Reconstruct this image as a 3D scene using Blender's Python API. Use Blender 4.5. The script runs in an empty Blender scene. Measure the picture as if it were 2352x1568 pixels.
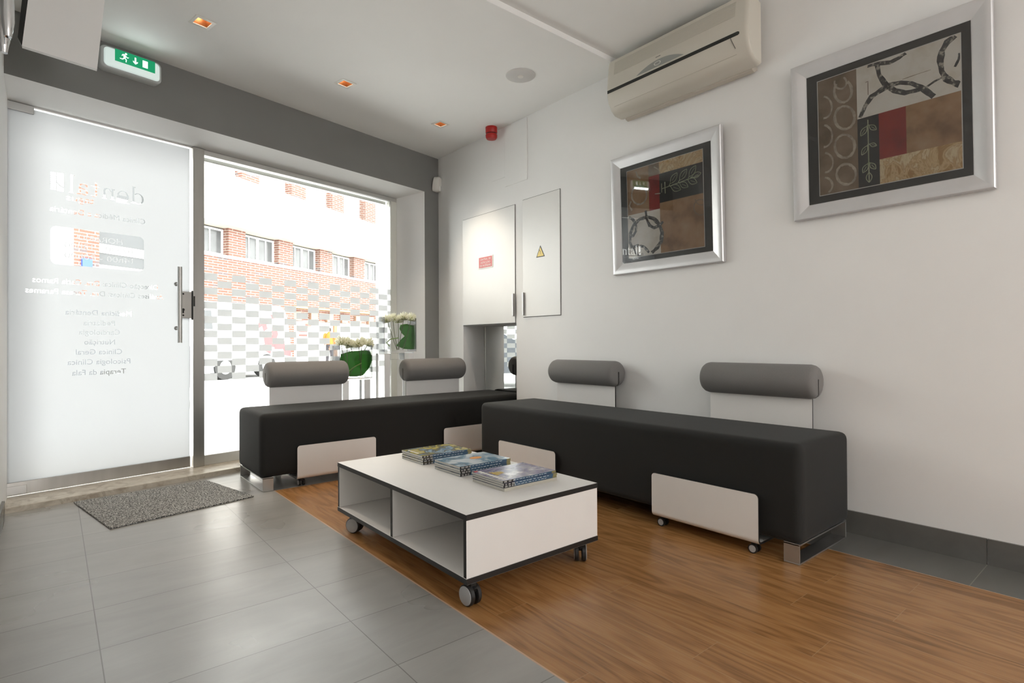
import bpy, math, random
from math import sin, cos, pi, radians
from mathutils import Matrix, Vector
from mathutils.geometry import tessellate_polygon
C = bpy.context.scene.collection
scn = bpy.context.scene
R = random.Random(7)

# ------------------------------------------------------------ camera
H = 0.85                        # eye height
FPX, CY = 1268.55, 779.2        # focal length and principal row in pixels of the 2352 frame
YAW, PITCH, ROLL = 0.6925, 0.0074, -0.0051
F = Vector((sin(YAW)*cos(PITCH), cos(YAW)*cos(PITCH), sin(PITCH)))
RT = Vector((cos(YAW), -sin(YAW), 0)); UP = RT.cross(F)
RT, UP = cos(ROLL)*RT + sin(ROLL)*UP, -sin(ROLL)*RT + cos(ROLL)*UP
cam = bpy.data.cameras.new('camera'); co = bpy.data.objects.new('camera', cam); C.objects.link(co)
cam.sensor_width = 36; cam.lens = FPX/2352*36; cam.shift_y = -(784-CY)/2352
cam.clip_start = .03; cam.clip_end = 500
co.matrix_world = Matrix(((RT.x, UP.x, -F.x, 0), (RT.y, UP.y, -F.y, 0), (RT.z, UP.z, -F.z, H), (0, 0, 0, 1)))
scn.camera = co

# ------------------------------------------------------------ frames of the place
AW = 0.2015                                     # the shop front stands askew to the long wall
WF = Matrix.Rotation(AW, 4, 'Z')                # (s along the front, n outwards, z)
FA = 1.0536                                     # direction of the street
FF = Matrix.Translation((14.942, 30.482, 0)) @ Matrix.Rotation(pi/2-FA, 4, 'Z')   # facade opposite (t, depth, z)
NB, NG = 3.724, 4.008                           # inner wall face and glass plane of the front
XW, XL = 2.74, -0.195                           # long wall with pictures, left wall
ZC, ZU = 2.56, 2.592                            # lowered and upper ceiling
ZBAND, ZSOF = 2.224, 2.186
I4 = Matrix.Identity(4)

# ------------------------------------------------------------ light
w = bpy.data.worlds.new('overcast_sky'); scn.world = w; w.use_nodes = True
bg = w.node_tree.nodes['Background']; bg.inputs[0].default_value = (1.0, 0.985, 0.96, 1); bg.inputs[1].default_value = 3.35
def area(name, loc, rot, sx, sy, power, col=(1, 1, 1), portal=False):
    l = bpy.data.lights.new(name, 'AREA'); l.shape = 'RECTANGLE'; l.size = sx; l.size_y = sy; l.energy = power; l.color = col
    o = bpy.data.objects.new(name, l); C.objects.link(o); o.location = loc; o.rotation_euler = rot
    if portal: l.cycles.is_portal = True
    return o
pc = WF @ Vector((1.93, 4.3, 1.1))
area('daylight_portal', pc, (-pi/2, 0, AW), 2.9, 2.3, 1, portal=True)
area('rear_fill', (2.05, -3.45, 1.35), (pi/2, 0, 0), 1.2, 1.8, 22, (1, .985, .97))  # added fill light at the unseen back wall, no actual opening there
area('overhead_fill', (0.6, -2.2, 2.56), (0, 0, 0), 1.2, 1.2, 9, (1, .96, .92))  # unseen overhead fill behind the camera, added to brighten the interior
scn.view_settings.view_transform = 'Standard'; scn.view_settings.look = 'None'
scn.view_settings.exposure = 1.46; scn.view_settings.gamma = 1; scn.view_settings.use_curve_mapping = False
cy = scn.cycles
cy.use_denoising = True; cy.max_bounces = 10; cy.diffuse_bounces = 6; cy.glossy_bounces = 4
cy.transmission_bounces = 6; cy.transparent_max_bounces = 16; cy.caustics_reflective = False; cy.caustics_refractive = False
cy.sample_clamp_indirect = 8

# ------------------------------------------------------------ materials
def new_mat(name):
    m = bpy.data.materials.new(name); m.use_nodes = True
    return m, m.node_tree, m.node_tree.nodes['Principled BSDF']
def N(nt, t, **kw):
    n = nt.nodes.new(t)
    for k, v in kw.items(): setattr(n, k, v)
    return n
def MX(nt, fac, a, b, mode='MIX'):
    n = nt.nodes.new('ShaderNodeMix'); n.data_type = 'RGBA'; n.blend_type = mode
    for i, v in ((0, fac), (6, a), (7, b)):
        if hasattr(v, 'links'): nt.links.new(v, n.inputs[i])
        else: n.inputs[i].default_value = v if i == 0 else (*v, 1) if len(v) == 3 else v
    return n.outputs[2]
def MA(nt, op, a, b=None, c=None):
    n = nt.nodes.new('ShaderNodeMath'); n.operation = op
    for i, v in enumerate((a, b, c)):
        if v is None: continue
        if hasattr(v, 'links'): nt.links.new(v, n.inputs[i])
        else: n.inputs[i].default_value = v
    return n.outputs[0]
def noise(nt, vec, scale, detail=4, rough=.55, dist=0):
    n = N(nt, 'ShaderNodeTexNoise'); n.inputs['Scale'].default_value = scale; n.inputs['Detail'].default_value = detail
    n.inputs['Roughness'].default_value = rough; n.inputs['Distortion'].default_value = dist
    if vec is not None: nt.links.new(vec, n.inputs['Vector'])
    return n.outputs['Fac']
def ramp(nt, fac, stops):
    n = N(nt, 'ShaderNodeValToRGB'); cr = n.color_ramp
    while len(cr.elements) < len(stops): cr.elements.new(.5)
    for e, (p, c) in zip(cr.elements, stops): e.position = p; e.color = (*c, 1) if len(c) == 3 else c
    nt.links.new(fac, n.inputs[0]); return n.outputs[0]
def objco(nt, scale=(1, 1, 1)):
    t = N(nt, 'ShaderNodeTexCoord'); m = N(nt, 'ShaderNodeMapping'); m.inputs['Scale'].default_value = scale
    nt.links.new(t.outputs['Object'], m.inputs[0]); return m.outputs[0]
def bump(nt, b, h, strength, dist=.01):
    n = N(nt, 'ShaderNodeBump'); n.inputs['Strength'].default_value = strength; n.inputs['Distance'].default_value = dist
    nt.links.new(h, n.inputs['Height']); nt.links.new(n.outputs[0], b.inputs['Normal'])
def S(name, col, rough=.5, metal=0., var=0., vs=8., bs=0., bsc=200., spec=.5, sheen=0., aniso=None):
    """plain surface with slight colour variation (var) and fine relief (bs)"""
    m, nt, b = new_mat(name)
    b.inputs['Roughness'].default_value = rough; b.inputs['Metallic'].default_value = metal
    b.inputs['Specular IOR Level'].default_value = spec
    if sheen: b.inputs['Sheen Weight'].default_value = sheen; b.inputs['Sheen Roughness'].default_value = .4
    v = objco(nt, aniso or (1, 1, 1))
    f = noise(nt, v, vs, 3)
    lo = tuple(max(0, c*(1-var)) for c in col); hi = tuple(min(1, c*(1+var)) for c in col)
    nt.links.new(ramp(nt, f, [(.3, lo), (.7, hi)]), b.inputs['Base Color'])
    if bs: bump(nt, b, noise(nt, v, bsc, 2), bs, .002)
    return m
def EM(name, col, strength):
    m, nt, b = new_mat(name); b.inputs['Base Color'].default_value = (*col, 1)
    b.inputs['Emission Color'].default_value = (*col, 1); b.inputs['Emission Strength'].default_value = strength
    return m
def clear(name, tint=(1, 1, 1), refl=1.0):
    m = bpy.data.materials.new(name); m.use_nodes = True; nt = m.node_tree; nt.nodes.clear()
    o = N(nt, 'ShaderNodeOutputMaterial'); t = N(nt, 'ShaderNodeBsdfTransparent'); t.inputs[0].default_value = (*tint, 1)
    g = N(nt, 'ShaderNodeBsdfGlossy'); g.inputs['Roughness'].default_value = .01
    fr = N(nt, 'ShaderNodeFresnel'); fr.inputs[0].default_value = 1.45
    x = N(nt, 'ShaderNodeMixShader'); nt.links.new(MA(nt, 'MULTIPLY', fr.outputs[0], refl), x.inputs[0])
    nt.links.new(t.outputs[0], x.inputs[1]); nt.links.new(g.outputs[0], x.inputs[2]); nt.links.new(x.outputs[0], o.inputs[0])
    return m
def frosted(name, col=(.9, .91, .92), tr=.75):
    m = bpy.data.materials.new(name); m.use_nodes = True; nt = m.node_tree; nt.nodes.clear()
    o = N(nt, 'ShaderNodeOutputMaterial'); t = N(nt, 'ShaderNodeBsdfTranslucent'); t.inputs[0].default_value = (*col, 1)
    d = N(nt, 'ShaderNodeBsdfDiffuse'); d.inputs[0].default_value = (*col, 1)
    x = N(nt, 'ShaderNodeMixShader'); x.inputs[0].default_value = tr
    nt.links.new(d.outputs[0], x.inputs[1]); nt.links.new(t.outputs[0], x.inputs[2]); nt.links.new(x.outputs[0], o.inputs[0])
    return m
m_wall = S('white_wall_paint', (.85, .852, .845), .7, var=.012, vs=3, bs=.08, bsc=160)
m_ceil = S('ceiling_paint', (.86, .865, .855), .8, var=.01, vs=3)
m_band = S('grey_wall_paint', (.20, .20, .195), .6, var=.03, vs=3, bs=.08, bsc=160)
m_white = S('white_melamine', (.80, .785, .765), .38, var=.01)
m_lacq = S('white_lacquer_door', (.79, .79, .77), .35, var=.008)
m_edge = S('black_edging', (.012, .012, .012), .4, var=.05)
m_gap = S('dark_joint', (.10, .10, .10), .8)
m_chrome = S('polished_chrome', (.75, .76, .78), .08, 1)
m_steel = S('brushed_steel', (.46, .45, .43), .32, 1, var=.10, vs=12, aniso=(1, 1, .08))
m_steel2 = S('satin_steel', (.50, .50, .49), .38, 1, var=.05)
m_alu = S('anodised_aluminium', (.62, .62, .60), .4, .85, var=.04)
m_fabric = S('black_fabric', (.0078, .0084, .0078), .85, var=.15, vs=600, bs=.25, bsc=900, sheen=.05)
m_bolster = S('grey_fabric', (.185, .178, .173), .9, var=.08, vs=500, bs=.3, bsc=900, sheen=.08)
m_rubber = S('black_rubber', (.012, .012, .012), .5)
m_wheelg = S('grey_wheel_cap', (.42, .43, .44), .4)
m_acplast = S('ivory_plastic', (.60, .57, .50), .4, var=.01)
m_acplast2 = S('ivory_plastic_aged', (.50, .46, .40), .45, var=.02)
m_dark = S('dark_slot', (.01, .012, .011), .3)
m_screen = S('grey_display', (.30, .31, .29), .25)
m_silver = S('silver_leaf_frame', (.68, .68, .69), .45, .7, var=.05, vs=5)
m_matte = S('black_passepartout', (.018, .018, .017), .35)
m_line = S('white_bevel_line', (.75, .74, .70), .6)
m_red = S('red_plastic', (.42, .012, .010), .35)
m_redsign = S('red_sign_paint', (.50, .03, .025), .4)
m_whitesign = S('white_sign_ink', (.85, .84, .80), .5)
m_yellow = S('yellow_sign_paint', (.85, .62, .10), .4)
m_black = S('black_ink', (.01, .01, .01), .5)
m_pir = S('white_abs', (.72, .71, .67), .3)
m_mirror = S('mirror_silver', (.86, .88, .86), .01, 1)
m_glass = clear('clear_glass', (.97, .985, .975))
m_acryl = clear('clear_acrylic', (.985, .99, .99), .8)
m_frost = frosted('frosted_film', (.47, .48, .50), .82)
m_frost2 = frosted('frosted_square', (.45, .455, .46), .72)
m_frostac = S('milky_acrylic', (.70, .71, .72), .3)

m_stalk = S('pale_green_stalk', (.22, .36, .08), .5)
m_stem = S('flower_stem', (.11, .13, .05), .6)
def petal(name, col):
    m, nt, b = new_mat(name); b.inputs['Base Color'].default_value = (*col, 1); b.inputs['Roughness'].default_value = .6
    t = N(nt, 'ShaderNodeBsdfTranslucent'); t.inputs[0].default_value = (*col, 1); x = N(nt, 'ShaderNodeMixShader'); x.inputs[0].default_value = .6
    o = nt.nodes['Material Output']; nt.links.new(b.outputs[0], x.inputs[1]); nt.links.new(t.outputs[0], x.inputs[2]); nt.links.new(x.outputs[0], o.inputs[0]); return m
m_petal = petal('cream_petal', (.93, .93, .82))
m_leaf = petal('green_leaf', (.09, .34, .055))
m_petalb = petal('petal_base_green', (.55, .58, .30))
m_copper = S('copper_reflector', (.34, .15, .06), .4, .7)
m_bulb = EM('lamp_filament_glow', (1, .82, .6), 6)
m_signw = EM('exit_sign_white', (.90, 1, .96), .42)
m_signg = EM('exit_sign_green', (.0, .17, .07), .5)
m_signbox = S('exit_sign_housing', (.50, .53, .53), .25)

def marble():
    m, nt, b = new_mat('threshold_limestone'); v = objco(nt)
    f = noise(nt, v, 9, 6, .65, 1.5); nt.links.new(ramp(nt, f, [(.35, (.30, .255, .20)), (.5, (.47, .43, .36)), (.68, (.56, .53, .46))]), b.inputs['Base Color'])
    b.inputs['Roughness'].default_value = .45; return m
m_marble = marble()
def tiles(name, x0, px, y0, py, base, grout=(.15, .145, .135)):
    m, nt, b = new_mat(name); v = objco(nt)
    sp = N(nt, 'ShaderNodeSeparateXYZ'); nt.links.new(v, sp.inputs[0])
    masks = []; ids = []
    for ax, o, p in (('X', x0, px), ('Y', y0, py)):
        if not p: continue
        u = MA(nt, 'DIVIDE', MA(nt, 'SUBTRACT', sp.outputs[ax], o), p)
        fr = MA(nt, 'FRACT', MA(nt, 'ADD', u, 100)); d = MA(nt, 'MINIMUM', fr, MA(nt, 'SUBTRACT', 1, fr))
        masks.append(MA(nt, 'LESS_THAN', d, .0015/p)); ids.append(MA(nt, 'FLOOR', MA(nt, 'ADD', u, 100)))
    mk = masks[0] if len(masks) == 1 else MA(nt, 'MAXIMUM', *masks)
    idv = ids[0] if len(ids) == 1 else MA(nt, 'ADD', MA(nt, 'MULTIPLY', ids[0], 7.31), MA(nt, 'MULTIPLY', ids[1], 3.77))
    wn = N(nt, 'ShaderNodeTexWhiteNoise', noise_dimensions='1D'); nt.links.new(idv, wn.inputs['W'])
    mp = N(nt, 'ShaderNodeMapping'); mp.inputs['Scale'].default_value = (1.3, 5, 5); nt.links.new(v, mp.inputs[0])
    st = noise(nt, mp.outputs[0], 2.2, 7, .62, .6)
    st2 = noise(nt, v, 1.6, 3, .5)
    tone = MA(nt, 'ADD', MA(nt, 'MULTIPLY', st, .55), MA(nt, 'ADD', MA(nt, 'MULTIPLY', st2, .35), MA(nt, 'MULTIPLY', wn.outputs[0], .12)))
    lo = tuple(c*.82 for c in base); hi = tuple(c*1.15 for c in base)
    col = ramp(nt, tone, [(.30, lo), (.55, base), (.80, hi)])
    nt.links.new(MX(nt, mk, col, grout), b.inputs['Base Color'])
    rr = N(nt, 'ShaderNodeMapRange'); rr.inputs[1].default_value = .35; rr.inputs[2].default_value = .7
    rr.inputs[3].default_value = .27; rr.inputs[4].default_value = .36; nt.links.new(noise(nt, v, 2.2, 3, .5, .3), rr.inputs[0])
    nt.links.new(rr.outputs[0], b.inputs['Roughness'])
    bump(nt, b, MA(nt, 'SUBTRACT', MA(nt, 'MULTIPLY', st, .3), mk), .25, .0015)
    return m
m_tile = tiles('grey_porcelain_tiles', .10, .602, 1.63, .302, (.30, .295, .28))
m_tileR = tiles('grey_porcelain_border_tiles', 0, 0, .47, .60, (.138, .136, .126), (.25, .24, .21))
def wood():
    m, nt, b = new_mat('oak_planks'); v = objco(nt)
    sp = N(nt, 'ShaderNodeSeparateXYZ'); nt.links.new(v, sp.inputs[0])
    PW = .128
    u = MA(nt, 'DIVIDE', MA(nt, 'SUBTRACT', sp.outputs['X'], .938-PW*10), PW)
    row = MA(nt, 'FLOOR', u); fx = MA(nt, 'FRACT', u)
    wn = N(nt, 'ShaderNodeTexWhiteNoise', noise_dimensions='1D'); nt.links.new(row, wn.inputs['W'])
    vv = MA(nt, 'ADD', MA(nt, 'DIVIDE', MA(nt, 'SUBTRACT', sp.outputs['Y'], 1.84), 1.25), MA(nt, 'ADD', MA(nt, 'MULTIPLY', wn.outputs[0], 1.0), 20))
    fy = MA(nt, 'FRACT', vv); cell = MA(nt, 'ADD', MA(nt, 'MULTIPLY', MA(nt, 'FLOOR', vv), 5.13), MA(nt, 'MULTIPLY', row, 3.37))
    wn2 = N(nt, 'ShaderNodeTexWhiteNoise', noise_dimensions='1D'); nt.links.new(cell, wn2.inputs['W'])
    dx = MA(nt, 'MULTIPLY', MA(nt, 'MINIMUM', fx, MA(nt, 'SUBTRACT', 1, fx)), PW)
    dy = MA(nt, 'MULTIPLY', MA(nt, 'MINIMUM', fy, MA(nt, 'SUBTRACT', 1, fy)), 1.25)
    seam = MA(nt, 'LESS_THAN', MA(nt, 'MINIMUM', dx, dy), .0009)
    cmb = N(nt, 'ShaderNodeCombineXYZ')
    nt.links.new(MA(nt, 'MULTIPLY', sp.outputs['X'], 1), cmb.inputs[0]); nt.links.new(MA(nt, 'MULTIPLY', sp.outputs['Y'], .14), cmb.inputs[1])
    nt.links.new(MA(nt, 'MULTIPLY', wn2.outputs[0], 40), cmb.inputs[2])
    big = noise(nt, cmb.outputs[0], 9, 2, .5)
    rings = MA(nt, 'MULTIPLY', MA(nt, 'ADD', MA(nt, 'SINE', MA(nt, 'MULTIPLY', big, 52)), 1), .5)
    cmb2 = N(nt, 'ShaderNodeCombineXYZ')
    nt.links.new(MA(nt, 'MULTIPLY', sp.outputs['X'], 1), cmb2.inputs[0]); nt.links.new(MA(nt, 'MULTIPLY', sp.outputs['Y'], .035), cmb2.inputs[1])
    nt.links.new(MA(nt, 'MULTIPLY', wn2.outputs[0], 17), cmb2.inputs[2])
    fine = noise(nt, cmb2.outputs[0], 210, 4, .6)
    tone = MA(nt, 'ADD', MA(nt, 'MULTIPLY', rings, .22), MA(nt, 'ADD', MA(nt, 'MULTIPLY', fine, .56), MA(nt, 'MULTIPLY', wn2.outputs[0], .16)))
    col = ramp(nt, tone, [(.22, (.165, .074, .022)), (.42, (.285, .136, .046)), (.62, (.355, .178, .066)), (.85, (.43, .24, .10))])
    nt.links.new(MX(nt, MA(nt, 'MULTIPLY', seam, .45), col, (.42, .27, .15)), b.inputs['Base Color'])
    b.inputs['Roughness'].default_value = .27
    bump(nt, b, MA(nt, 'SUBTRACT', MA(nt, 'MULTIPLY', fine, .25), seam), .15, .001)
    return m
m_wood = wood()
m_strip = S('floor_edge_strip', (.50, .33, .22), .45)
def matmat():
    m, nt, b = new_mat('carpet_mat_pile'); v = objco(nt)
    f = noise(nt, v, 150, 2, .7); nt.links.new(ramp(nt, f, [(.38, (.04, .042, .041)), (.5, (.17, .172, .168)), (.60, (.55, .55, .53))]), b.inputs['Base Color'])
    b.inputs['Roughness'].default_value = .95; bump(nt, b, f, .9, .004); return m
m_mat = matmat()
def brick():
    m, nt, b = new_mat('thin_orange_brick'); t = N(nt, 'ShaderNodeTexCoord')
    sp = N(nt, 'ShaderNodeSeparateXYZ'); nt.links.new(t.outputs['Object'], sp.inputs[0])
    cmb = N(nt, 'ShaderNodeCombineXYZ'); nt.links.new(MA(nt, 'ADD', sp.outputs[0], sp.outputs[1]), cmb.inputs[0]); nt.links.new(sp.outputs[2], cmb.inputs[1])
    br = N(nt, 'ShaderNodeTexBrick'); nt.links.new(cmb.outputs[0], br.inputs['Vector'])
    br.inputs['Scale'].default_value = 1; br.inputs['Brick Width'].default_value = .48; br.inputs['Row Height'].default_value = .105
    br.inputs['Mortar Size'].default_value = .012; br.inputs['Mortar'].default_value = (.36, .33, .30, 1)
    br.inputs['Color1'].default_value = (.175, .080, .058, 1); br.inputs['Color2'].default_value = (.15, .066, .047, 1); br.inputs['Bias'].default_value = 0
    # occasional burnt dark brick
    row = MA(nt, 'FLOOR', MA(nt, 'DIVIDE', sp.outputs[2], .105))
    off = MA(nt, 'MULTIPLY', MA(nt, 'MODULO', row, 2), .24)
    colid = MA(nt, 'FLOOR', MA(nt, 'DIVIDE', MA(nt, 'ADD', MA(nt, 'ADD', sp.outputs[0], sp.outputs[1]), off), .48))
    wn = N(nt, 'ShaderNodeTexWhiteNoise', noise_dimensions='1D'); nt.links.new(MA(nt, 'ADD', MA(nt, 'MULTIPLY', row, 13.7), MA(nt, 'MULTIPLY', colid, 3.3)), wn.inputs['W'])
    dk = MA(nt, 'MULTIPLY', MA(nt, 'GREATER_THAN', wn.outputs[0], .95), MA(nt, 'SUBTRACT', 1, br.outputs['Fac']))
    nt.links.new(MX(nt, MA(nt, 'MULTIPLY', dk, .8), br.outputs['Color'], (.09, .08, .085)), b.inputs['Base Color'])
    b.inputs['Roughness'].default_value = .9; return m
m_brick = brick()
m_plaster = S('white_render', (.80, .79, .76), .8)
m_soffit = S('slab_concrete', (.42, .39, .34), .9, var=.08, vs=2)
m_winwhite = S('white_window_frame', (.80, .80, .79), .5)
m_winglass = S('distant_window_glass', (.10, .105, .11), .15, var=.2, vs=1.5)
m_windark = S('dark_window_glass', (.06, .065, .07), .12)
def cobble():
    m, nt, b = new_mat('street_cobbles'); v = objco(nt)
    vo = N(nt, 'ShaderNodeTexVoronoi'); vo.inputs['Scale'].default_value = 9; nt.links.new(v, vo.inputs['Vector'])
    f = noise(nt, v, .7, 5, .6)
    c = ramp(nt, f, [(.35, (.72, .73, .73)), (.65, (.80, .80, .79))])
    nt.links.new(MX(nt, MA(nt, 'MULTIPLY', vo.outputs['Distance'], .5), c, (.50, .50, .49)), b.inputs['Base Color'])
    b.inputs['Roughness'].default_value = .9; return m
m_street = cobble()

# ------------------------------------------------------------ mesh building
TM = {}
class MB:
    def __init__(s, fr=I4): s.v = []; s.f = []; s.m = []; s.fr = fr
    def face(s, pts, m=0):
        i = len(s.v); s.v += [Vector(p) for p in pts]; s.f.append(tuple(range(i, i+len(pts)))); s.m.append(m)
    def box(s, x0, x1, y0, y1, z0, z1, m=0):
        i = len(s.v)
        s.v += [Vector(p) for p in ((x0,y0,z0),(x1,y0,z0),(x1,y1,z0),(x0,y1,z0),(x0,y0,z1),(x1,y0,z1),(x1,y1,z1),(x0,y1,z1))]
        for q in ((3,2,1,0),(4,5,6,7),(0,1,5,4),(1,2,6,5),(2,3,7,6),(3,0,4,7)): s.f.append(tuple(i+k for k in q)); s.m.append(m)
        return s
    def prism(s, poly, ax, a, b, m=0, caps=True):
        """poly: 2D points in the other two axes (in order), extruded along ax from a to b"""
        def P(p, t): return Vector((t, p[0], p[1]) if ax == 'x' else (p[0], t, p[1]) if ax == 'y' else (p[0], p[1], t))
        i = len(s.v); n = len(poly); s.v += [P(p, a) for p in poly] + [P(p, b) for p in poly]
        ms = m if isinstance(m, (list, tuple)) else [m]*n
        for k in range(n): s.f.append((i+k, i+(k+1) % n, i+n+(k+1) % n, i+n+k)); s.m.append(ms[k])
        if caps:
            s.f.append(tuple(i+k for k in reversed(range(n)))); s.f.append(tuple(i+n+k for k in range(n))); s.m += [ms[0]]*2
        return s
    def loft(s, secs, m=0, caps=True):
        i = len(s.v); n = len(secs[0])
        for q in secs: s.v += [Vector(p) for p in q]
        for a in range(len(secs)-1):
            for k in range(n): s.f.append((i+a*n+k, i+a*n+(k+1) % n, i+(a+1)*n+(k+1) % n, i+(a+1)*n+k)); s.m.append(m)
        if caps:
            s.f.append(tuple(i+k for k in reversed(range(n)))); s.f.append(tuple(i+(len(secs)-1)*n+k for k in range(n))); s.m += [m]*2
        return s
    def tube(s, pts, r, n=10, m=0):
        pts = [Vector(p) for p in pts]; secs = []
        rs = r if isinstance(r, (list, tuple)) else [r]*len(pts)
        t0 = (pts[1]-pts[0]).normalized(); up = Vector((0, 0, 1)) if abs(t0.z) < .9 else Vector((1, 0, 0))
        a = t0.cross(up).normalized()
        for k, p in enumerate(pts):
            t = ((pts[min(k+1, len(pts)-1)]-pts[max(k-1, 0)])).normalized()
            a = (a - t*a.dot(t)).normalized(); b = t.cross(a)
            secs.append([p+(a*cos(2*pi*j/n)+b*sin(2*pi*j/n))*rs[k] for j in range(n)])
        return s.loft(secs, m)
    def cyl(s, p0, p1, r, n=20, m=0): return s.tube([p0, p1], r, n, m)
    def build(s, name, mats, parent=None, loc=None, bevel=0, seg=2, smooth=None, solid=0):
        if not isinstance(mats, (list, tuple)): mats = [mats]
        base = TM[parent.name] if parent is not None else (Matrix.Translation(loc) if loc is not None else I4)
        inv = base.inverted() @ s.fr
        me = bpy.data.meshes.new(name); me.from_pydata([inv @ v for v in s.v], [], s.f)
        for mt in mats: me.materials.append(mt)
        for p, k in zip(me.polygons, s.m): p.material_index = k
        import bmesh
        bm = bmesh.new(); bm.from_mesh(me); bmesh.ops.recalc_face_normals(bm, faces=bm.faces); bm.to_mesh(me); bm.free()
        o = bpy.data.objects.new(name, me); C.objects.link(o)
        if parent is not None: o.parent = parent
        elif loc is not None: o.location = loc
        TM[o.name] = base
        if bevel:
            b = o.modifiers.new('bevel', 'BEVEL'); b.width = bevel; b.segments = seg; b.limit_method = 'ANGLE'; b.angle_limit = radians(40)
        if solid:
            d = o.modifiers.new('thick', 'SOLIDIFY'); d.thickness = solid; d.offset = 0
        if smooth:
            for p in me.polygons: p.use_smooth = True
            me.set_sharp_from_angle(angle=radians(smooth))
        return o
def thing(name, label, cat, loc=(0, 0, 0), rz=0, group=None, kind=None):
    o = bpy.data.objects.new(name, None); C.objects.link(o); o.location = loc; o.rotation_euler = (0, 0, rz)
    o.empty_display_size = .1
    TM[o.name] = Matrix.Translation(loc) @ Matrix.Rotation(rz, 4, 'Z')
    if label: o['label'] = label
    if cat: o['category'] = cat
    if group: o['group'] = group
    if kind: o['kind'] = kind
    return o
def tag(o, label=None, cat=None, group=None, kind=None):
    for k, v in (('label', label), ('category', cat), ('group', group), ('kind', kind)):
        if v: o[k] = v
    return o
def tess(mb, loops, P, m=0):
    """fill polygon with holes; P maps (a,b) to a point"""
    L = [[Vector((a, b, 0)) for a, b in lp] for lp in loops]
    flat = [p for lp in L for p in lp]; i = len(mb.v); mb.v += [Vector(P(p.x, p.y)) for p in flat]
    for t in tessellate_polygon(L): mb.f.append(tuple(i+k for k in t)); mb.m.append(m)
def arc(cx, cy, r, a0, a1, n, ry=None):
    return [(cx+r*cos(radians(a0+(a1-a0)*k/n)), cy+(ry or r)*sin(radians(a0+(a1-a0)*k/n))) for k in range(n+1)]
def rrect(x0, x1, y0, y1, r, n=5):
    return arc(x1-r, y0+r, r, -90, 0, n)+arc(x1-r, y1-r, r, 0, 90, n)+arc(x0+r, y1-r, r, 90, 180, n)+arc(x0+r, y0+r, r, 180, 270, n)
DG = None
def text_curve(txt, bold=0.0):
    c = bpy.data.curves.new('t', 'FONT'); c.body = txt; c.size = 1; c.offset = bold; c.resolution_u = 3
    o = bpy.data.objects.new('t', c); C.objects.link(o); bpy.context.view_layer.update()
    dg = bpy.context.evaluated_depsgraph_get()
    cu = o.to_curve(dg, apply_modifiers=False); loops = []
    for sp in cu.splines:
        if sp.type == 'BEZIER':
            n = len(sp.bezier_points); L = []
            for k in range(n):
                a = sp.bezier_points[k]; b = sp.bezier_points[(k+1) % n]
                p0, p1, p2, p3 = a.co, a.handle_right, b.handle_left, b.co
                st = ((p1-p0).cross(p3-p0)).length + ((p2-p0).cross(p3-p0)).length
                q = 1 if st < 1e-5 else 4
                for j in range(q):
                    t = j/q; L.append(p0*(1-t)**3+3*p1*t*(1-t)**2+3*p2*t*t*(1-t)+p3*t**3)
            loops.append([(p.x, p.y) for p in L])
        else: loops.append([(p.co.x, p.co.y) for p in sp.points])
    o.to_curve_clear(); bpy.data.objects.remove(o); bpy.data.curves.remove(c)
    return loops
def fit(loops, x0, x1, base, cap):
    """scale text loops so they span x0..x1 (x0>x1 mirrors) with capital height cap on the line base"""
    xs = [p[0] for l in loops for p in l]; a, b = min(xs), max(xs)
    return [[(x0+(p[0]-a)/(b-a)*(x1-x0), base+p[1]/.69*cap) for p in l] for l in loops]
def fill2d(loops, name):
    """even-odd fill of closed loops -> verts, faces (2D)"""
    cu = bpy.data.curves.new('f', 'CURVE'); cu.dimensions = '2D'; cu.fill_mode = 'BOTH'
    for l in loops:
        sp = cu.splines.new('POLY'); sp.points.add(len(l)-1); sp.use_cyclic_u = True
        for q, p in zip(sp.points, l): q.co = (p[0], p[1], 0, 1)
    o = bpy.data.objects.new('f', cu); C.objects.link(o); bpy.context.view_layer.update()
    me = o.evaluated_get(bpy.context.evaluated_depsgraph_get()).to_mesh()
    vs = [(v.co.x, v.co.y) for v in me.vertices]; fs = [tuple(p.vertices) for p in me.polygons]
    o.to_mesh_clear(); bpy.data.objects.remove(o); bpy.data.curves.remove(cu)
    return vs, fs
def flat(mb, loops, P, m=0):
    vs, fs = fill2d(loops, ''); i = len(mb.v); mb.v += [Vector(P(a, b)) for a, b in vs]
    for f in fs: mb.f.append(tuple(i+k for k in f)); mb.m.append(m)

def cells(mb, border, holes, P):
    """fill a rectangle minus the holes, cell by cell so that every cell holds one letter"""
    def merge(items, k):      # group loops whose extents overlap along axis k
        ext = sorted([(min(p[k] for p in l), max(p[k] for p in l), l) for l in items], key=lambda e: e[0]); out = []
        for a, b, l in ext:
            if out and a <= out[-1][1]+1e-5: out[-1][1] = max(out[-1][1], b); out[-1][2].append(l)
            else: out.append([a, b, [l]])
        return out
    bx0, bx1 = min(p[0] for p in border), max(p[0] for p in border); bz0, bz1 = min(p[1] for p in border), max(p[1] for p in border)
    def quad(a, b, c, d): mb.face([P(a, c), P(b, c), P(b, d), P(a, d)])
    rows = merge(holes, 1); z = bz0
    for i, (r0, r1, ls) in enumerate(rows):
        zt = (r1+rows[i+1][0])/2 if i+1 < len(rows) else bz1
        cols = merge(ls, 0); x = bx0
        for j, (c0, c1, cl) in enumerate(cols):
            xt = (c1+cols[j+1][0])/2 if j+1 < len(cols) else bx1
            sub = merge(cl, 1); zz = z
            for k, (d0, d1, sl) in enumerate(sub):
                zn = (d1+sub[k+1][0])/2 if k+1 < len(sub) else zt
                flat(mb, [[(x, zz), (xt, zz), (xt, zn), (x, zn)]]+sl, P); zz = zn
            x = xt
        z = zt

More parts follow.
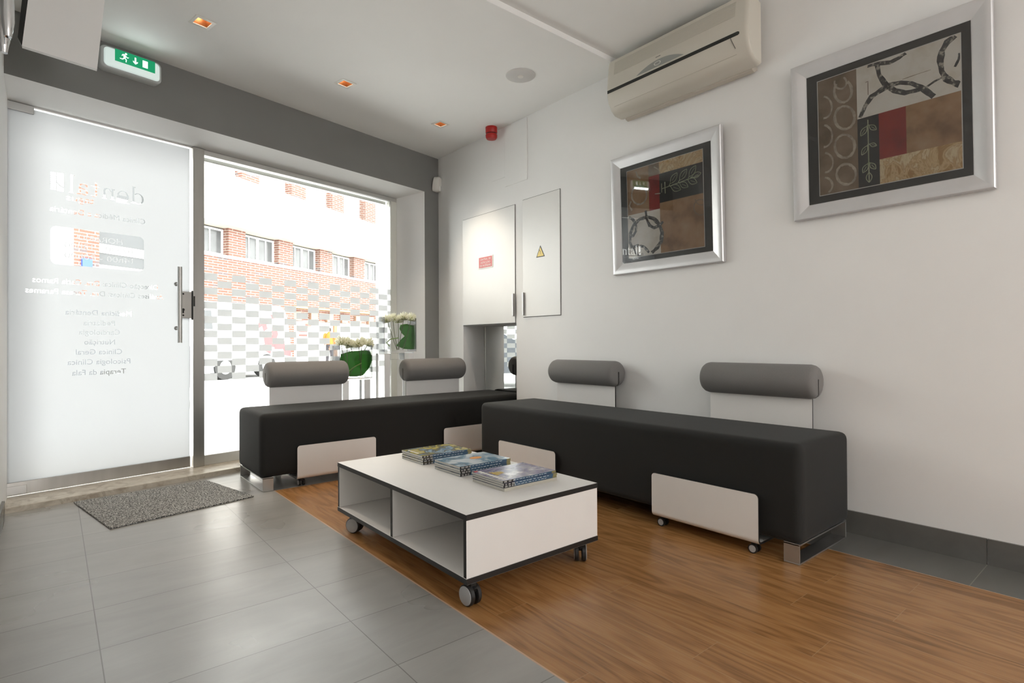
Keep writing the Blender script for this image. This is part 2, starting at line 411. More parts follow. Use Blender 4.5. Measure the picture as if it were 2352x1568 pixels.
# ============================================================ the room
def sx(x, n): return (x + n*sin(AW))/cos(AW)          # s of a world x at depth n
# floor: tiles, wooden inlay, edging strips
WX0, WX1, WY1 = .993, 2.447, 3.366
mb = MB()
def fl(x): return (3.80+sin(AW)*x)/cos(AW)             # floor ends under the threshold
mb.face([(-.35,-3.6,0),(WX0-.006,-3.6,0),(WX0-.006,fl(WX0),0),(-.35,fl(-.35),0)], 0)
mb.face([(WX0-.006,WY1+.006,0),(WX1+.004,WY1+.006,0),(WX1+.004,fl(WX1),0),(WX0-.006,fl(WX0),0)], 0)
mb.face([(WX1+.004,-3.6,0),(3.0,-3.6,0),(3.0,fl(3.0),0),(WX1+.004,fl(WX1),0)], 1)
mb.face([(WX0,-3.6,0),(WX1,-3.6,0),(WX1,WY1,0),(WX0,WY1,0)], 2)
mb.face([(WX0-.006,-3.6,0),(WX0,-3.6,0),(WX0,WY1+.006,0),(WX0-.006,WY1+.006,0)], 3)
mb.face([(WX1,-3.6,0),(WX1+.004,-3.6,0),(WX1+.004,WY1+.006,0),(WX1,WY1+.006,0)], 3)
mb.face([(WX0,WY1,0),(WX1,WY1,0),(WX1,WY1+.006,0),(WX0,WY1+.006,0)], 3)
tag(mb.build('floor', [m_tile, m_tileR, m_wood, m_strip]), kind='structure')
# long wall with the mirror niche
NY0, NY1, NZ1, NX = 3.249, 3.965, 1.006, 2.972
mb = MB()
YE = (NB+sin(AW)*XW)/cos(AW)+.3
tess(mb, [[(-3.6,0),(NY0,0),(NY0,NZ1),(NY1,NZ1),(NY1,0),(YE,0),(YE,2.75),(-3.6,2.75)]], lambda a, b: (XW, a, b))
mb.face([(XW,NY0,0),(NX,NY0,0),(NX,NY0,NZ1),(XW,NY0,NZ1)]); mb.face([(XW,NY1,0),(NX,NY1,0),(NX,NY1,NZ1),(XW,NY1,NZ1)])
mb.face([(XW,NY0,NZ1),(NX,NY0,NZ1),(NX,NY1,NZ1),(XW,NY1,NZ1)]); mb.face([(NX,NY0,0),(NX,NY1,0),(NX,NY1,NZ1),(NX,NY0,NZ1)])
tag(mb.build('wall_right', m_wall), kind='structure')
tag(MB().box(XL-.15, XL, -3.6, (4.2+sin(AW)*XL)/cos(AW), 0, 2.75).build('wall_left', m_wall), kind='structure')
tag(MB().box(XL-.15, 3.0, -3.7, -3.6, 0, 2.75).build('wall_back', m_wall), kind='structure')
# shop front wall: grey band, white soffit and jamb
mb = MB(WF); s0, s1 = sx(XL, NB)-.15, sx(XW, NB)+.02
mb.prism([(NB,ZBAND),(NB,2.75),(4.30,2.75),(4.30,ZSOF),(NG,ZSOF)], 'x', s0, s1, [1,0,0,0,0])
for k in range(len(mb.f)-7, len(mb.f)): pass
mb.prism([(3.386,NB),(s1,NB),(s1,4.30),(3.285,4.30),(3.29,NG)], 'z', 0, ZBAND, [1,0,0,0,0])
tag(mb.build('wall_front', [m_wall, m_band]), kind='structure')
# ceilings
holes = []
DL = [(.605, 3.285), (1.470, 3.470), (2.315, 3.650)]
rot = lambda cx, cy, a, b: (cx+a*cos(AW)-b*sin(AW), cy+a*sin(AW)+b*cos(AW))
hs = .036
for cx, cyy in DL: holes.append([rot(cx, cyy, a, b) for a, b in ((-hs,-hs),(hs,-hs),(hs,hs),(-hs,hs))])
mb = MB(); EY = 2.186
tess(mb, [[(XL-.05,EY),(XW+.05,EY),(XW+.05,4.5),(XL-.05,3.9)]]+holes, lambda a, b: (a, b, ZC))
mb.face([(XL-.05,EY,ZC),(XW+.05,EY,ZC),(XW+.05,EY,ZU+.05),(XL-.05,EY,ZU+.05)])
mb.face([(XL-.05,-3.65,ZU),(XW+.05,-3.65,ZU),(XW+.05,EY,ZU),(XL-.05,EY,ZU)])
mb.face([(XL-.05,EY,2.74),(XW+.05,EY,2.74),(XW+.05,4.5,2.74),(XL-.05,3.9,2.74)])
tag(mb.build('ceiling', m_ceil), kind='structure')
# baseboards
mb = MB()
for y0, y1 in ((-3.5, -.1315), (-.1285, .4685), (.4715, NY0-.005)): mb.box(XW-.010, XW, y0, y1, 0, .0985)
tag(mb.build('baseboard_right', m_tileR), kind='structure')
tag(MB().box(XL, XL+.012, -3.5, 3.66, 0, .095).build('baseboard_left', m_tileR), kind='structure')
# stone threshold
mb = MB(WF); mb.box(sx(XL, 3.755)-.02, 3.385, 3.755, 4.42, -.05, .030)
tag(mb.build('trim_1', m_marble, bevel=.003), kind='structure')

# ------------------------------------------------------------ glazed front: door_1 and window_1
door = thing('door_1', None, None, WF @ Vector((.61, NG, .03)), AW, kind='structure')
mb = MB(WF); mb.box(.600, 1.537, NG, NG+.010, .045, 2.178); mb.build('glass_pane', m_glass, door)
# frosted film with everything that is cut out of it
loops = [[(.600, .1), (1.534, .1), (1.534, 2.168), (.600, 2.168)]]
def txt(t, a, b, base, cap, bold=.012): return fit(text_curve(t, bold*.5), a, b, base, cap)
for t, a, b, z, c, bo in (
    ('Clínica Médica e Dentária', 1.273, .799, 1.618, .031, .008),
    ('Direcção Clínica: Dra. Carla Ramos', 1.344, .724, 1.207, .030, .010),
    ('Análises Clínicas: Dra. Teresa Parames', 1.376, .694, 1.147, .030, .010),
    ('Medicina Dentária', 1.199, .869, 1.031, .031, .016), ('Pediatria', 1.112, .954, .971, .031, .012),
    ('Cardiologia', 1.137, .934, .916, .031, .012), ('Nutrição', 1.112, .959, .857, .031, .016),
    ('Clínica Geral', 1.148, .919, .798, .031, .014), ('Psicologia Clínica', 1.192, .879, .739, .031, .014),
    ('Terapia da Fala', 1.169, .901, .677, .031, .012)):
    loops += txt(t, a, b, z, c, bo)
loops.append(rrect(.803, 1.266, 1.318, 1.534, .028))
for t, a, b, z, c, bo in (('HORÁRIO', 1.151, .923, 1.472, .031, .02), ('07h30 - 13h00', 1.206, .866, 1.417, .033, .02), ('14h00 - 20h00', 1.206, .866, 1.359, .033, .02)):
    loops += txt(t, a, b, z, c, bo)
# serif word "dental" and the light word under it; u runs from right to left seen from inside
def g(L, u0, base, k):
    return [[(u0-p[0]*k, base+p[1]*k) for p in l] for l in L]
def crescent(cx, cy, rx, ry, a0, a1, tl, tt, n=26):
    o = []; i = []
    for q in range(n+1):
        a = radians(a0+(a1-a0)*q/n); th = tt+(tl-tt)*abs(cos(a))**1.5
        o.append((cx+rx*cos(a), cy+ry*sin(a))); i.append((cx+(rx-th)*cos(a), cy+(ry-th)*sin(a)))
    return o+i[::-1]
def stem(x, w, h, foot=.05, top=.05): 
    return [(x-foot,0),(x+w+foot,0),(x+w+foot,.016),(x+w,.03),(x+w,h),(x-top,h-.02),(x-top,h-.035),(x,h-.045),(x,.03),(x-foot,.016)]
GL = {
 'd': [crescent(.25,.24,.23,.25,50,310,.075,.02), [(.405,0),(.55,0),(.55,.016),(.475,.03),(.475,.78),(.34,.76),(.34,.745),(.405,.735)]],
 'e': [crescent(.25,.24,.23,.25,4,318,.075,.02), [(.10,.262),(.478,.262),(.478,.283),(.10,.283)]],
 'n': [stem(.06,.07,.49,.05,.06), [(.134,.36),(.20,.45),(.30,.49),(.40,.455),(.435,.37),(.435,.03),(.485,.016),(.485,0),(.315,0),(.315,.016),(.365,.03),(.365,.36),(.335,.43),(.28,.448),(.21,.42),(.134,.33)]],
 't': [[(.0,.475),(.10,.475),(.10,.62),(.17,.66),(.17,.475),(.32,.475),(.32,.445),(.17,.445),(.17,.09),(.19,.045),(.24,.03),(.32,.06),(.32,.03),(.23,-.01),(.15,.0),(.11,.04),(.10,.10),(.10,.445),(.0,.445)]],
 'a': [[(.03,.38),(.05,.45),(.13,.49),(.23,.49),(.32,.455),(.35,.38),(.35,.05),(.43,.03),(.43,.0),(.30,.0),(.28,.03),(.28,.38),(.25,.445),(.17,.46),(.12,.44),(.10,.38),(.06,.35)],
       [(.277,.30),(.14,.26),(.05,.20),(.02,.12),(.05,.03),(.13,-.01),(.22,.01),(.277,.05),(.277,.08),(.20,.04),(.13,.05),(.10,.12),(.13,.20),(.20,.245),(.277,.27)]],
 'l': [stem(.07,.075,.80,.06,.06)]}
u = 0; K = .135
for ch, adv in zip('dental', (.60, .56, .57, .40, .50, .30)):
    loops += g(GL[ch], 1.268-u, 1.739, K); u += adv*K
loops += txt('tagus', 1.007, .874, 1.694, .036, -.006)
for k in range(9): loops.append([(.803, 1.741+k*.0115), (.826, 1.741+k*.0115), (.826, 1.748+k*.0115), (.803, 1.748+k*.0115)])
loops.append([(.831,1.739),(.862,1.739),(.862,1.756),(.850,1.762),(.838,1.772),(.831,1.781)])
loops.append([(.831,1.792),(.840,1.780),(.852,1.771),(.862,1.768),(.862,1.842),(.831,1.842)])
mb = MB(WF); cells(mb, loops[0], loops[1:], lambda a, b: (a, NG-.002, b)); mb.build('frosted_film', m_frost, door)
mb = MB(WF); mb.box(.602, 1.535, NG-.008, NG+.018, .036, .107); rail = mb.build('bottom_rail', m_steel, door, bevel=.002)
mb = MB(WF); mb.box(.606, .700, NG-.013, NG-.008, .040, .088); mb.build('pivot_cover', m_steel2, rail, bevel=.002)
mb = MB(WF); mb.box(.606, .728, NG-.014, NG+.02, 2.140, 2.184); mb.build('top_hinge', m_steel2, door, bevel=.002)
mb = MB(WF); hz = NG-.062
mb.cyl((1.452, hz, .866), (1.452, hz, 1.362), .0135, 24); hd = mb.build('door_handle', m_steel2, door, smooth=40)
for z in (.962, 1.253):
    mb = MB(WF); mb.cyl((1.452, hz, z), (1.452, NG, z), .007, 16); mb.cyl((1.452, NG-.008, z), (1.452, NG, z), .013, 20)
    mb.build('handle_standoff', m_steel2, hd, smooth=40)
mb = MB(WF); mb.box(1.466, 1.540, NG-.020, NG+.022, 1.030, 1.206); lk = mb.build('lock_case', m_steel, door, bevel=.002)
mb = MB(WF)
for z in (1.048, 1.190): mb.cyl((1.488, NG-.0215, z), (1.488, NG-.019, z), .006, 16)
mb.cyl((1.487, NG-.024, 1.085), (1.487, NG-.019, 1.085), .009, 18); mb.box(1.482, 1.492, NG-.023, NG-.019, 1.062, 1.085)
mb.build('lock_cylinder', m_dark, lk, smooth=40)
win = thing('window_1', None, None, WF @ Vector((1.55, NG, .03)), AW, kind='structure')
mb = MB(WF); mb.box(1.546, 1.6165, NG-.030, NG+.035, .030, 2.182); ps = mb.build('frame_post', m_steel, win, bevel=.002)
mb = MB(WF); mb.box(1.540, 1.547, NG-.022, NG-.0, 1.02, 1.215); mb.box(1.547, 1.556, NG-.0325, NG-.030, 1.11, 1.178); mb.build('strike_plate', m_dark, ps)
mb = MB(WF); mb.box(1.6165, 3.29, NG-.012, NG+.030, .030, .098); mb.build('bottom_rail', m_alu, win, bevel=.003)
mb = MB(WF); mb.box(1.6165, 3.29, NG-.012, NG+.030, 2.150, 2.184); mb.box(1.6165, 3.22, NG+.06, NG+.10, 2.128, 2.156)
mb.build('top_rail', m_alu, win, bevel=.002)
mb = MB(WF); mb.box(3.225, 3.289, NG-.012, NG+.05, .098, 2.150); mb.build('side_rail', S('pale_jamb_profile', (.66,.66,.61), .5), win, bevel=.002)
mb = MB(WF); mb.box(1.6165, 3.225, NG+.004, NG+.012, .098, 2.150); mb.build('glass_pane', m_glass, win)
mb = MB(WF)
for r in range(15):
    for k in range(17):
        if (r+k) % 2: continue
        a = 1.6165+.0985*k; b = min(a+.0975, 3.224); zt = 1.347-.0495*r
        if a > 3.2: continue
        mb.face([(a, NG+.002, zt-.0488), (b, NG+.002, zt-.0488), (b, NG+.002, zt), (a, NG+.002, zt)])
mb.build('frosted_squares', m_frost2, win)
# door head seal
mb = MB(WF); mb.box(.602, 1.546, NG-.004, NG+.02, 2.178, 2.187); mb.build('head_seal', m_alu, door)

# ------------------------------------------------------------ entrance mat
mb = MB(); q = [(.201,3.156),(.861,3.302),(.735,3.884),(.083,3.812)]
mb.prism(q, 'z', .0005, .008)
tag(mb.build('door_mat', m_mat, bevel=.002), 'speckled dark grey rectangular mat on the tiles in front of the glass door', 'mat')

# ------------------------------------------------------------ ceiling fittings
for i, (cx, cyy) in enumerate(DL):
    lab = ['square recessed downlight with copper inside, nearest the exit sign', 'square recessed downlight with copper inside, middle of the three',
           'square recessed downlight with copper inside, nearest the corner by the red alarm'][i]
    t = thing('downlight', lab, 'ceiling light', (cx, cyy, ZC), AW, group='recessed downlights along the shop front')
    fr = Matrix.Translation((cx, cyy, ZC)) @ Matrix.Rotation(AW, 4, 'Z')
    mb = MB(fr); o = .051; h = .035
    for a in ((-o,o,-o,-h),(-o,o,h,o),(-o,-h,-h,h),(h,o,-h,h)): mb.box(a[0],a[1],a[2],a[3],-.004,.0)
    mb.build('frame', m_pir, t)
    mb = MB(fr); d = .06; k = .028
    for a, b in (((-h,-h),(h,-h)),((h,-h),(h,h)),((h,h),(-h,h)),((-h,h),(-h,-h))):
        mb.face([(a[0],a[1],0),(b[0],b[1],0),(b[0]*k/h,b[1]*k/h,d),(a[0]*k/h,a[1]*k/h,d)])
    mb.face([(-k,-k,d),(k,-k,d),(k,k,d),(-k,k,d)]); mb.build('reflector', m_copper, t)
    mb = MB(fr); mb.cyl((0,0,.03),(0,0,.058),.016,18); mb.build('bulb', m_bulb, t, smooth=40)
    l = bpy.data.lights.new('spot', 'SPOT'); l.energy = 20; l.color = (1,.84,.66); l.spot_size = radians(78); l.spot_blend = .8; l.shadow_soft_size = .02
    lo = bpy.data.objects.new('spot_lamp', l); C.objects.link(lo); lo.location = (cx, cyy, ZC-.004)
mb = MB(); cx, cyy = 2.290, 2.662
t = thing('ceiling_speaker', 'round white ceiling disc between the downlights and the air conditioner', 'speaker', (cx, cyy, ZC))
mb.loft([[(cx+r*cos(a*pi/24), cyy+r*sin(a*pi/24), z) for a in range(48)] for r, z in ((.094, ZC), (.094, ZC-.004), (.088, ZC-.007), (.02, ZC-.009))])
mb.build('grille', S('speaker_grille', (.62,.61,.60), .7, bs=.6, bsc=500), t, smooth=50)
mb = MB(); mb.loft([[(cx+r*cos(a*pi/12), cyy+r*sin(a*pi/12), z) for a in range(24)] for r, z in ((.02, ZC-.0085), (.018, ZC-.012), (.006, ZC-.013))])
mb.build('centre_cap', m_pir, t, smooth=50)
# red alarm sounder under the ceiling
cx, cyy = 2.665, 3.455
t = thing('fire_alarm', 'red round alarm sounder under the ceiling near the corner', 'alarm', (cx, cyy, ZC))
ring = lambda r, z, n=40: [(cx+r*cos(2*pi*a/n), cyy+r*sin(2*pi*a/n), z) for a in range(n)]
mb = MB(); mb.loft([ring(.046, ZC), ring(.047, ZC-.005), ring(.046, ZC-.045), ring(.043, ZC-.049)]); mb.build('base', m_red, t, smooth=40)
mb = MB(); mb.loft([ring(.042, ZC-.049), ring(.042, ZC-.055)]); mb.build('seam_ring', m_dark, t, smooth=40)
mb = MB(); mb.loft([ring(.043, ZC-.055), ring(.046, ZC-.060), ring(.045, ZC-.080), ring(.038, ZC-.092), ring(.02, ZC-.095)]); mb.build('sounder_cap', m_red, t, smooth=40)
# motion detector in the corner
fr = Matrix.Translation((2.705, 4.325, 2.31)) @ Matrix.Rotation(radians(40), 4, 'Z') @ Matrix.Rotation(radians(8), 4, 'X')
t = thing('motion_detector', 'white oval motion detector in the corner of grey and white wall', 'detector', (2.705, 4.325, 2.31))
def oval(rx, rz, y, n=28, p=2.6):
    return [(rx*math.copysign(abs(cos(2*pi*k/n))**(2/p), cos(2*pi*k/n)), y, rz*math.copysign(abs(sin(2*pi*k/n))**(2/p), sin(2*pi*k/n))) for k in range(n)]
mb = MB(fr); mb.loft([oval(.040,.066,.03), oval(.042,.070,.0), oval(.040,.068,-.018), oval(.030,.056,-.032), oval(.012,.03,-.038)]); mb.build('housing', m_pir, t, smooth=60)
mb = MB(fr); mb.loft([[(x, y-.006, z*.5-.034) for x, y, z in oval(.030,.056,-.026)], [(x, y-.006, z*.5-.034) for x, y, z in oval(.022,.046,-.034)]]); mb.build('lens', S('pir_lens', (.85,.85,.82), .15), t, smooth=60)

# ------------------------------------------------------------ exit sign on the grey band
ex = thing('exit_sign', 'lit green exit sign with running man in a pale housing on the grey band', 'sign', WF @ Vector((.94, NB, 2.455)), AW)
e0, e1, ez0, ez1 = .948, 1.252, 2.395, 2.522
def rb(mb, x0, x1, z0, z1, y0, y1, r, m=0, k=.9):
    secs = []
    for y, g_ in ((y0, 0), (y1+.008, 0), (y1, .006)): secs.append([(a, y, b) for a, b in rrect(x0+g_, x1-g_, z0+g_, z1-g_, r-g_*.5, 6)])
    mb.loft(secs, m)
mb = MB(WF); rb(mb, e0, e1, ez0, ez1, NB, NB-.060, .030); mb.build('housing', m_signbox, ex, smooth=50)
mb = MB(WF); rb(mb, e0+.016, e1-.012, ez0+.012, ez1-.010, NB-.058, NB-.068, .022)
mb.build('diffuser', EM('sign_diffuser_glow', (.62, .72, .70), .22), ex, smooth=50)
gx0, gx1, gz0, gz1 = 1.014, 1.212, 2.446, 2.512; yy = NB-.072
mb = MB(WF); mb.box(gx0, gx1, yy, yy+.004, gz0, gz1); pn = mb.build('pictogram_panel', m_signg, ex)
mb = MB(WF); P = lambda a, b: (gx0+a, yy-.0008, gz0+b); 
def fpoly(mb, pts, m=0): tess(mb, [pts], P, m)
fpoly(mb, arc(.052,.054,.0055,0,330,10))
fpoly(mb, [(.036,.049),(.046,.050),(.053,.040),(.049,.028),(.041,.030)])
fpoly(mb, [(.036,.049),(.030,.038),(.033,.037),(.039,.045)]); fpoly(mb, [(.050,.044),(.060,.037),(.066,.040),(.065,.036),(.059,.032),(.051,.038)])
fpoly(mb, [(.041,.030),(.034,.022),(.022,.022),(.022,.018),(.036,.017),(.046,.027)])
fpoly(mb, [(.049,.028),(.056,.022),(.054,.008),(.050,.008),(.051,.020),(.044,.027)])
mb.build('running_man', m_signw, pn); mb = MB(WF)
fpoly(mb, [(.094,.052),(.102,.052),(.102,.026),(.110,.032),(.110,.024),(.098,.013),(.086,.024),(.086,.032),(.094,.026)])
mb.build('arrow', m_signw, pn); mb = MB(WF)
fpoly(mb, [(.134,.012),(.160,.012),(.160,.052),(.134,.052)])
mb.build('door_symbol', m_signw, pn)
l = area('exit_sign_tube', WF @ Vector((1.10, NB-.075, 2.425)), (radians(-70), 0, AW),   .2, .02, .18, (.85, 1, .97))

# ------------------------------------------------------------ cabinets and panels in the long wall
def wall_door(name, label, cat, y0, y1, z0, z1, hy, th=.007):
    t = thing(name, label, cat, (XW, (y0+y1)/2, z0))
    mb = MB(); mb.box(XW-.0012, XW-.0002, y0-.004, y1+.004, z0-.004, z1+.004); mb.build('frame_joint', m_gap, t)
    mb = MB(); mb.box(XW-th, XW-.001, y0, y1, z0, z1); d = mb.build('door', m_lacq, t, bevel=.0015)
    if hy:
        mb = MB(); mb.box(XW-th-.016, XW-th, hy-.004, hy+.004, 1.06, 1.235); mb.build('handle', m_steel2, d, bevel=.002)
    return t, d
t1, d1 = wall_door('fire_panel_cabinet', 'white wall cabinet door above the mirror niche with red notice', 'cabinet', 3.257, 3.960, 1.010, 1.920, 3.268)
t2, d2 = wall_door('electrical_cabinet', 'narrow white wall cabinet door with yellow warning triangle', 'cabinet', 2.764, 3.162, 1.050, 1.934, 3.150)
def hatch(label, y0, y1, z0, z1, th):
    mb = MB(); mb.box(XW-th, XW-.0002, y0, y1, z0, z1)
    return tag(mb.build('access_panel', m_wall, loc=(XW, (y0+y1)/2, z0)), label, 'access panel')
hatch('white access panel high on the wall, right of the red alarm', 3.108, 3.372, 2.083, 2.550, .006)
hatch('faint white cover plate below the red alarm, left of the larger access panel', 3.376, 3.542, 2.163, 2.500, .0035)
mb = MB(); mb.box(XW-.0105, XW-.007, 3.530, 3.725, 1.470, 1.570, 0); sg = mb.build('notice_plate', m_whitesign, loc=(XW-.007, 3.6275, 1.47))
tag(sg, 'small red and white fire detection notice on the cabinet door', 'sign')
mb = MB(); mb.box(XW-.0112, XW-.0104, 3.538, 3.717, 1.477, 1.563); pnl = mb.build('red_field', m_redsign, sg)
mb = MB()
for tx, z, a, b in (('CENTRAL DE', 1.537, 3.700, 3.556), ('DETECÇÃO', 1.511, 3.694, 3.562), ('DE INCÊNDIO', 1.486, 3.702, 3.554)):
    flat(mb, fit(text_curve(tx, .02), a, b, z, .016), lambda y, z: (XW-.0116, y, z))
mb.build('lettering', m_whitesign, pnl)
mb = MB(); mb.prism([(2.918,1.480),(3.010,1.480),(2.964,1.565)], 'x', XW-.0082, XW-.007); wt = mb.build('warning_triangle', m_black, loc=(XW-.007, 2.964, 1.48))
tag(wt, 'yellow and black high voltage triangle on the narrow cabinet door', 'sign')
mb = MB(); mb.prism([(2.928,1.486),(3.000,1.486),(2.964,1.553)], 'x', XW-.0088, XW-.0081); yf = mb.build('yellow_field', m_yellow, wt)
mb = MB(); tess(mb, [[(2.972,1.535),(2.960,1.515),(2.965,1.513),(2.956,1.495),(2.968,1.511),(2.963,1.514),(2.976,1.533)]], lambda a, b: (XW-.0091, a, b)); mb.build('bolt_symbol', m_black, yf)
# mirror in the niche
mb = MB(); mb.box(NX-.006, NX-.001, NY0+.003, NY1-.004, .002, NZ1-.002)
mi = tag(mb.build('mirror', m_mirror, loc=(NX, 3.6, 0)), 'tall mirror lining the back of the white niche behind the bench', 'mirror')
mb = MB(); mb.box(NX-.009, NX-.006, NY1-.016, NY1-.004, .002, NZ1-.002); mb.build('edge_profile', m_alu, mi)

# ------------------------------------------------------------ air conditioner
ac = thing('air_conditioner', 'cream wall mounted air conditioner with a black slot above the small picture', 'air conditioner', (XW, 1.74, 2.21))
Y0, Y1 = 1.300, 2.178; XF = XW
prof = [(.055,2.535),(.150,2.545),(.168,2.536),(.176,2.50),(.186,2.42),(.190,2.36),(.188,2.325),(.176,2.285),(.150,2.245),(.115,2.222),(.055,2.218)]
mb = MB()
cxp, czp = .11, 2.38
secs = []
for y, k in ((Y0,.86),(Y0+.006,.95),(Y0+.020,1),(Y1-.020,1),(Y1-.006,.95),(Y1,.86)):
    secs.append([(XF-(.055 if a <= .055 else cxp+(a-cxp)*k), y, czp+(b-czp)*(.93+.07*(k-.86)/.14)) for a, b in prof])
mb.loft(secs); body = mb.build('front_cover', m_acplast, ac, smooth=35)
mb = MB(); mb.prism([(XF-.0,2.225),(XF-.0,2.53),(XF-.056,2.53),(XF-.056,2.212),(XF-.03,2.205)], 'y', Y0+.045, Y1-.035); ch = mb.build('rear_chassis', m_acplast2, ac, bevel=.004)
mb = MB()
for z in (2.30,2.34,2.43,2.46,2.49):
    mb = MB(); mb.box(XF-.050, XF-.012, Y0+.043, Y0+.0455, z, z+.012); mb.build('side_slot', m_gap, ch)
def onf(z):   # front depth at a height
    for (a, b), (c, d) in zip(prof, prof[1:]):
        if d <= z <= b and b > d: return a+(c-a)*(b-z)/(b-d)
    return .19
mb = MB(); a, b = Y0+.045, Y1-.012; secs = []
for y, h in ((a-.004,.004),(a+.003,.0085),(b,.0085)): secs.append([(XF-onf(2.348)-.0025, y, 2.348-h),(XF-onf(2.348)+.006, y, 2.348-h),(XF-onf(2.348)+.006, y, 2.348+h),(XF-onf(2.348)-.0025, y, 2.348+h)])
mb.loft(secs); mb.build('air_slot', m_dark, body)
mb = MB()                    # intake grille of fine slots
for k in range(11):
    z = 2.440+k*.0072; x = XF-onf(z)
    mb.box(x-.0008, x+.002, Y0+.065, Y1-.055, z, z+.0030)
mb.build('intake_grille', S('grille_slot', (.50,.47,.41), .6), body)
mb = MB(); pts = []      # arc shaped display
yc = 1.80
for k in range(21):
    u = -1+2*k/20; pts.append((yc+u*.155, 2.366+.040*(1-u*u)))
tess(mb, [pts], lambda y, z: (XF-onf(z)-.0012, y, z)); dp = mb.build('display_panel', m_screen, body)
mb = MB(); tess(mb, [arc(yc+.012, 2.386, .022, 0, 345, 20, .011), arc(yc+.012, 2.386, .018, 0, 345, 20, .0085)], lambda y, z: (XF-onf(z)-.0018, y, z)); mb.build('display_ring', m_pir, dp)
mb = MB(); mb.box(XF-onf(2.425)-.001, XF-onf(2.425)+.001, yc-.006, yc+.026, 2.421, 2.424); mb.build('maker_mark', m_gap, body)
mb = MB(); mb.tube([(XF-onf(z)-.001, 1.385-(2.335-z)*.35, z) for z in (2.338,2.325,2.31,2.297,2.285)], .0013, 6); mb.build('flap_joint', m_gap, body)
mb = MB(); mb.tube([(XF-onf(2.262)-.0005, y, 2.262) for y in (1.37,1.6,1.9,2.14)], .001, 6); mb.build('flap_line', m_acplast2, body)

# ------------------------------------------------------------ framed pictures
def art_materials():
    def tone(name, stops, scale, dist=0, aniso=(1,1,1), rough=.6):
        m, nt, b = new_mat(name); v = objco(nt, aniso)
        nt.links.new(ramp(nt, noise(nt, v, scale, 6, .6, dist), stops), b.inputs['Base Color']); b.inputs['Roughness'].default_value = rough; return m
    return [tone('art_tan', [(.35,(.24,.13,.06)),(.5,(.40,.235,.115)),(.7,(.46,.31,.18))], 9),
            tone('art_brown', [(.3,(.15,.10,.055)),(.5,(.25,.18,.115)),(.7,(.34,.25,.17))], 10),
            tone('art_cream', [(.3,(.70,.64,.52)),(.5,(.84,.80,.72)),(.7,(.88,.86,.80))], 8),
            tone('art_red', [(.3,(.16,.012,.010)),(.5,(.30,.022,.015)),(.75,(.36,.04,.02))], 10),
            tone('art_black', [(.3,(.012,.013,.013)),(.7,(.035,.036,.034))], 12),
            tone('art_wavy_gold', [(.38,(.46,.27,.10)),(.46,(.74,.56,.30)),(.52,(.54,.34,.15)),(.58,(.80,.68,.44)),(.66,(.55,.36,.16))], 6, 4),
            tone('art_charcoal', [(.38,(.03,.03,.03)),(.55,(.09,.085,.08)),(.62,(.45,.42,.36))], 60),
            tone('art_pale_ring', [(.35,(.34,.27,.20)),(.65,(.62,.55,.44))], 30),
            tone('art_leaf_line', [(.3,(.30,.34,.20)),(.7,(.55,.57,.42))], 30)]
ART = art_materials()
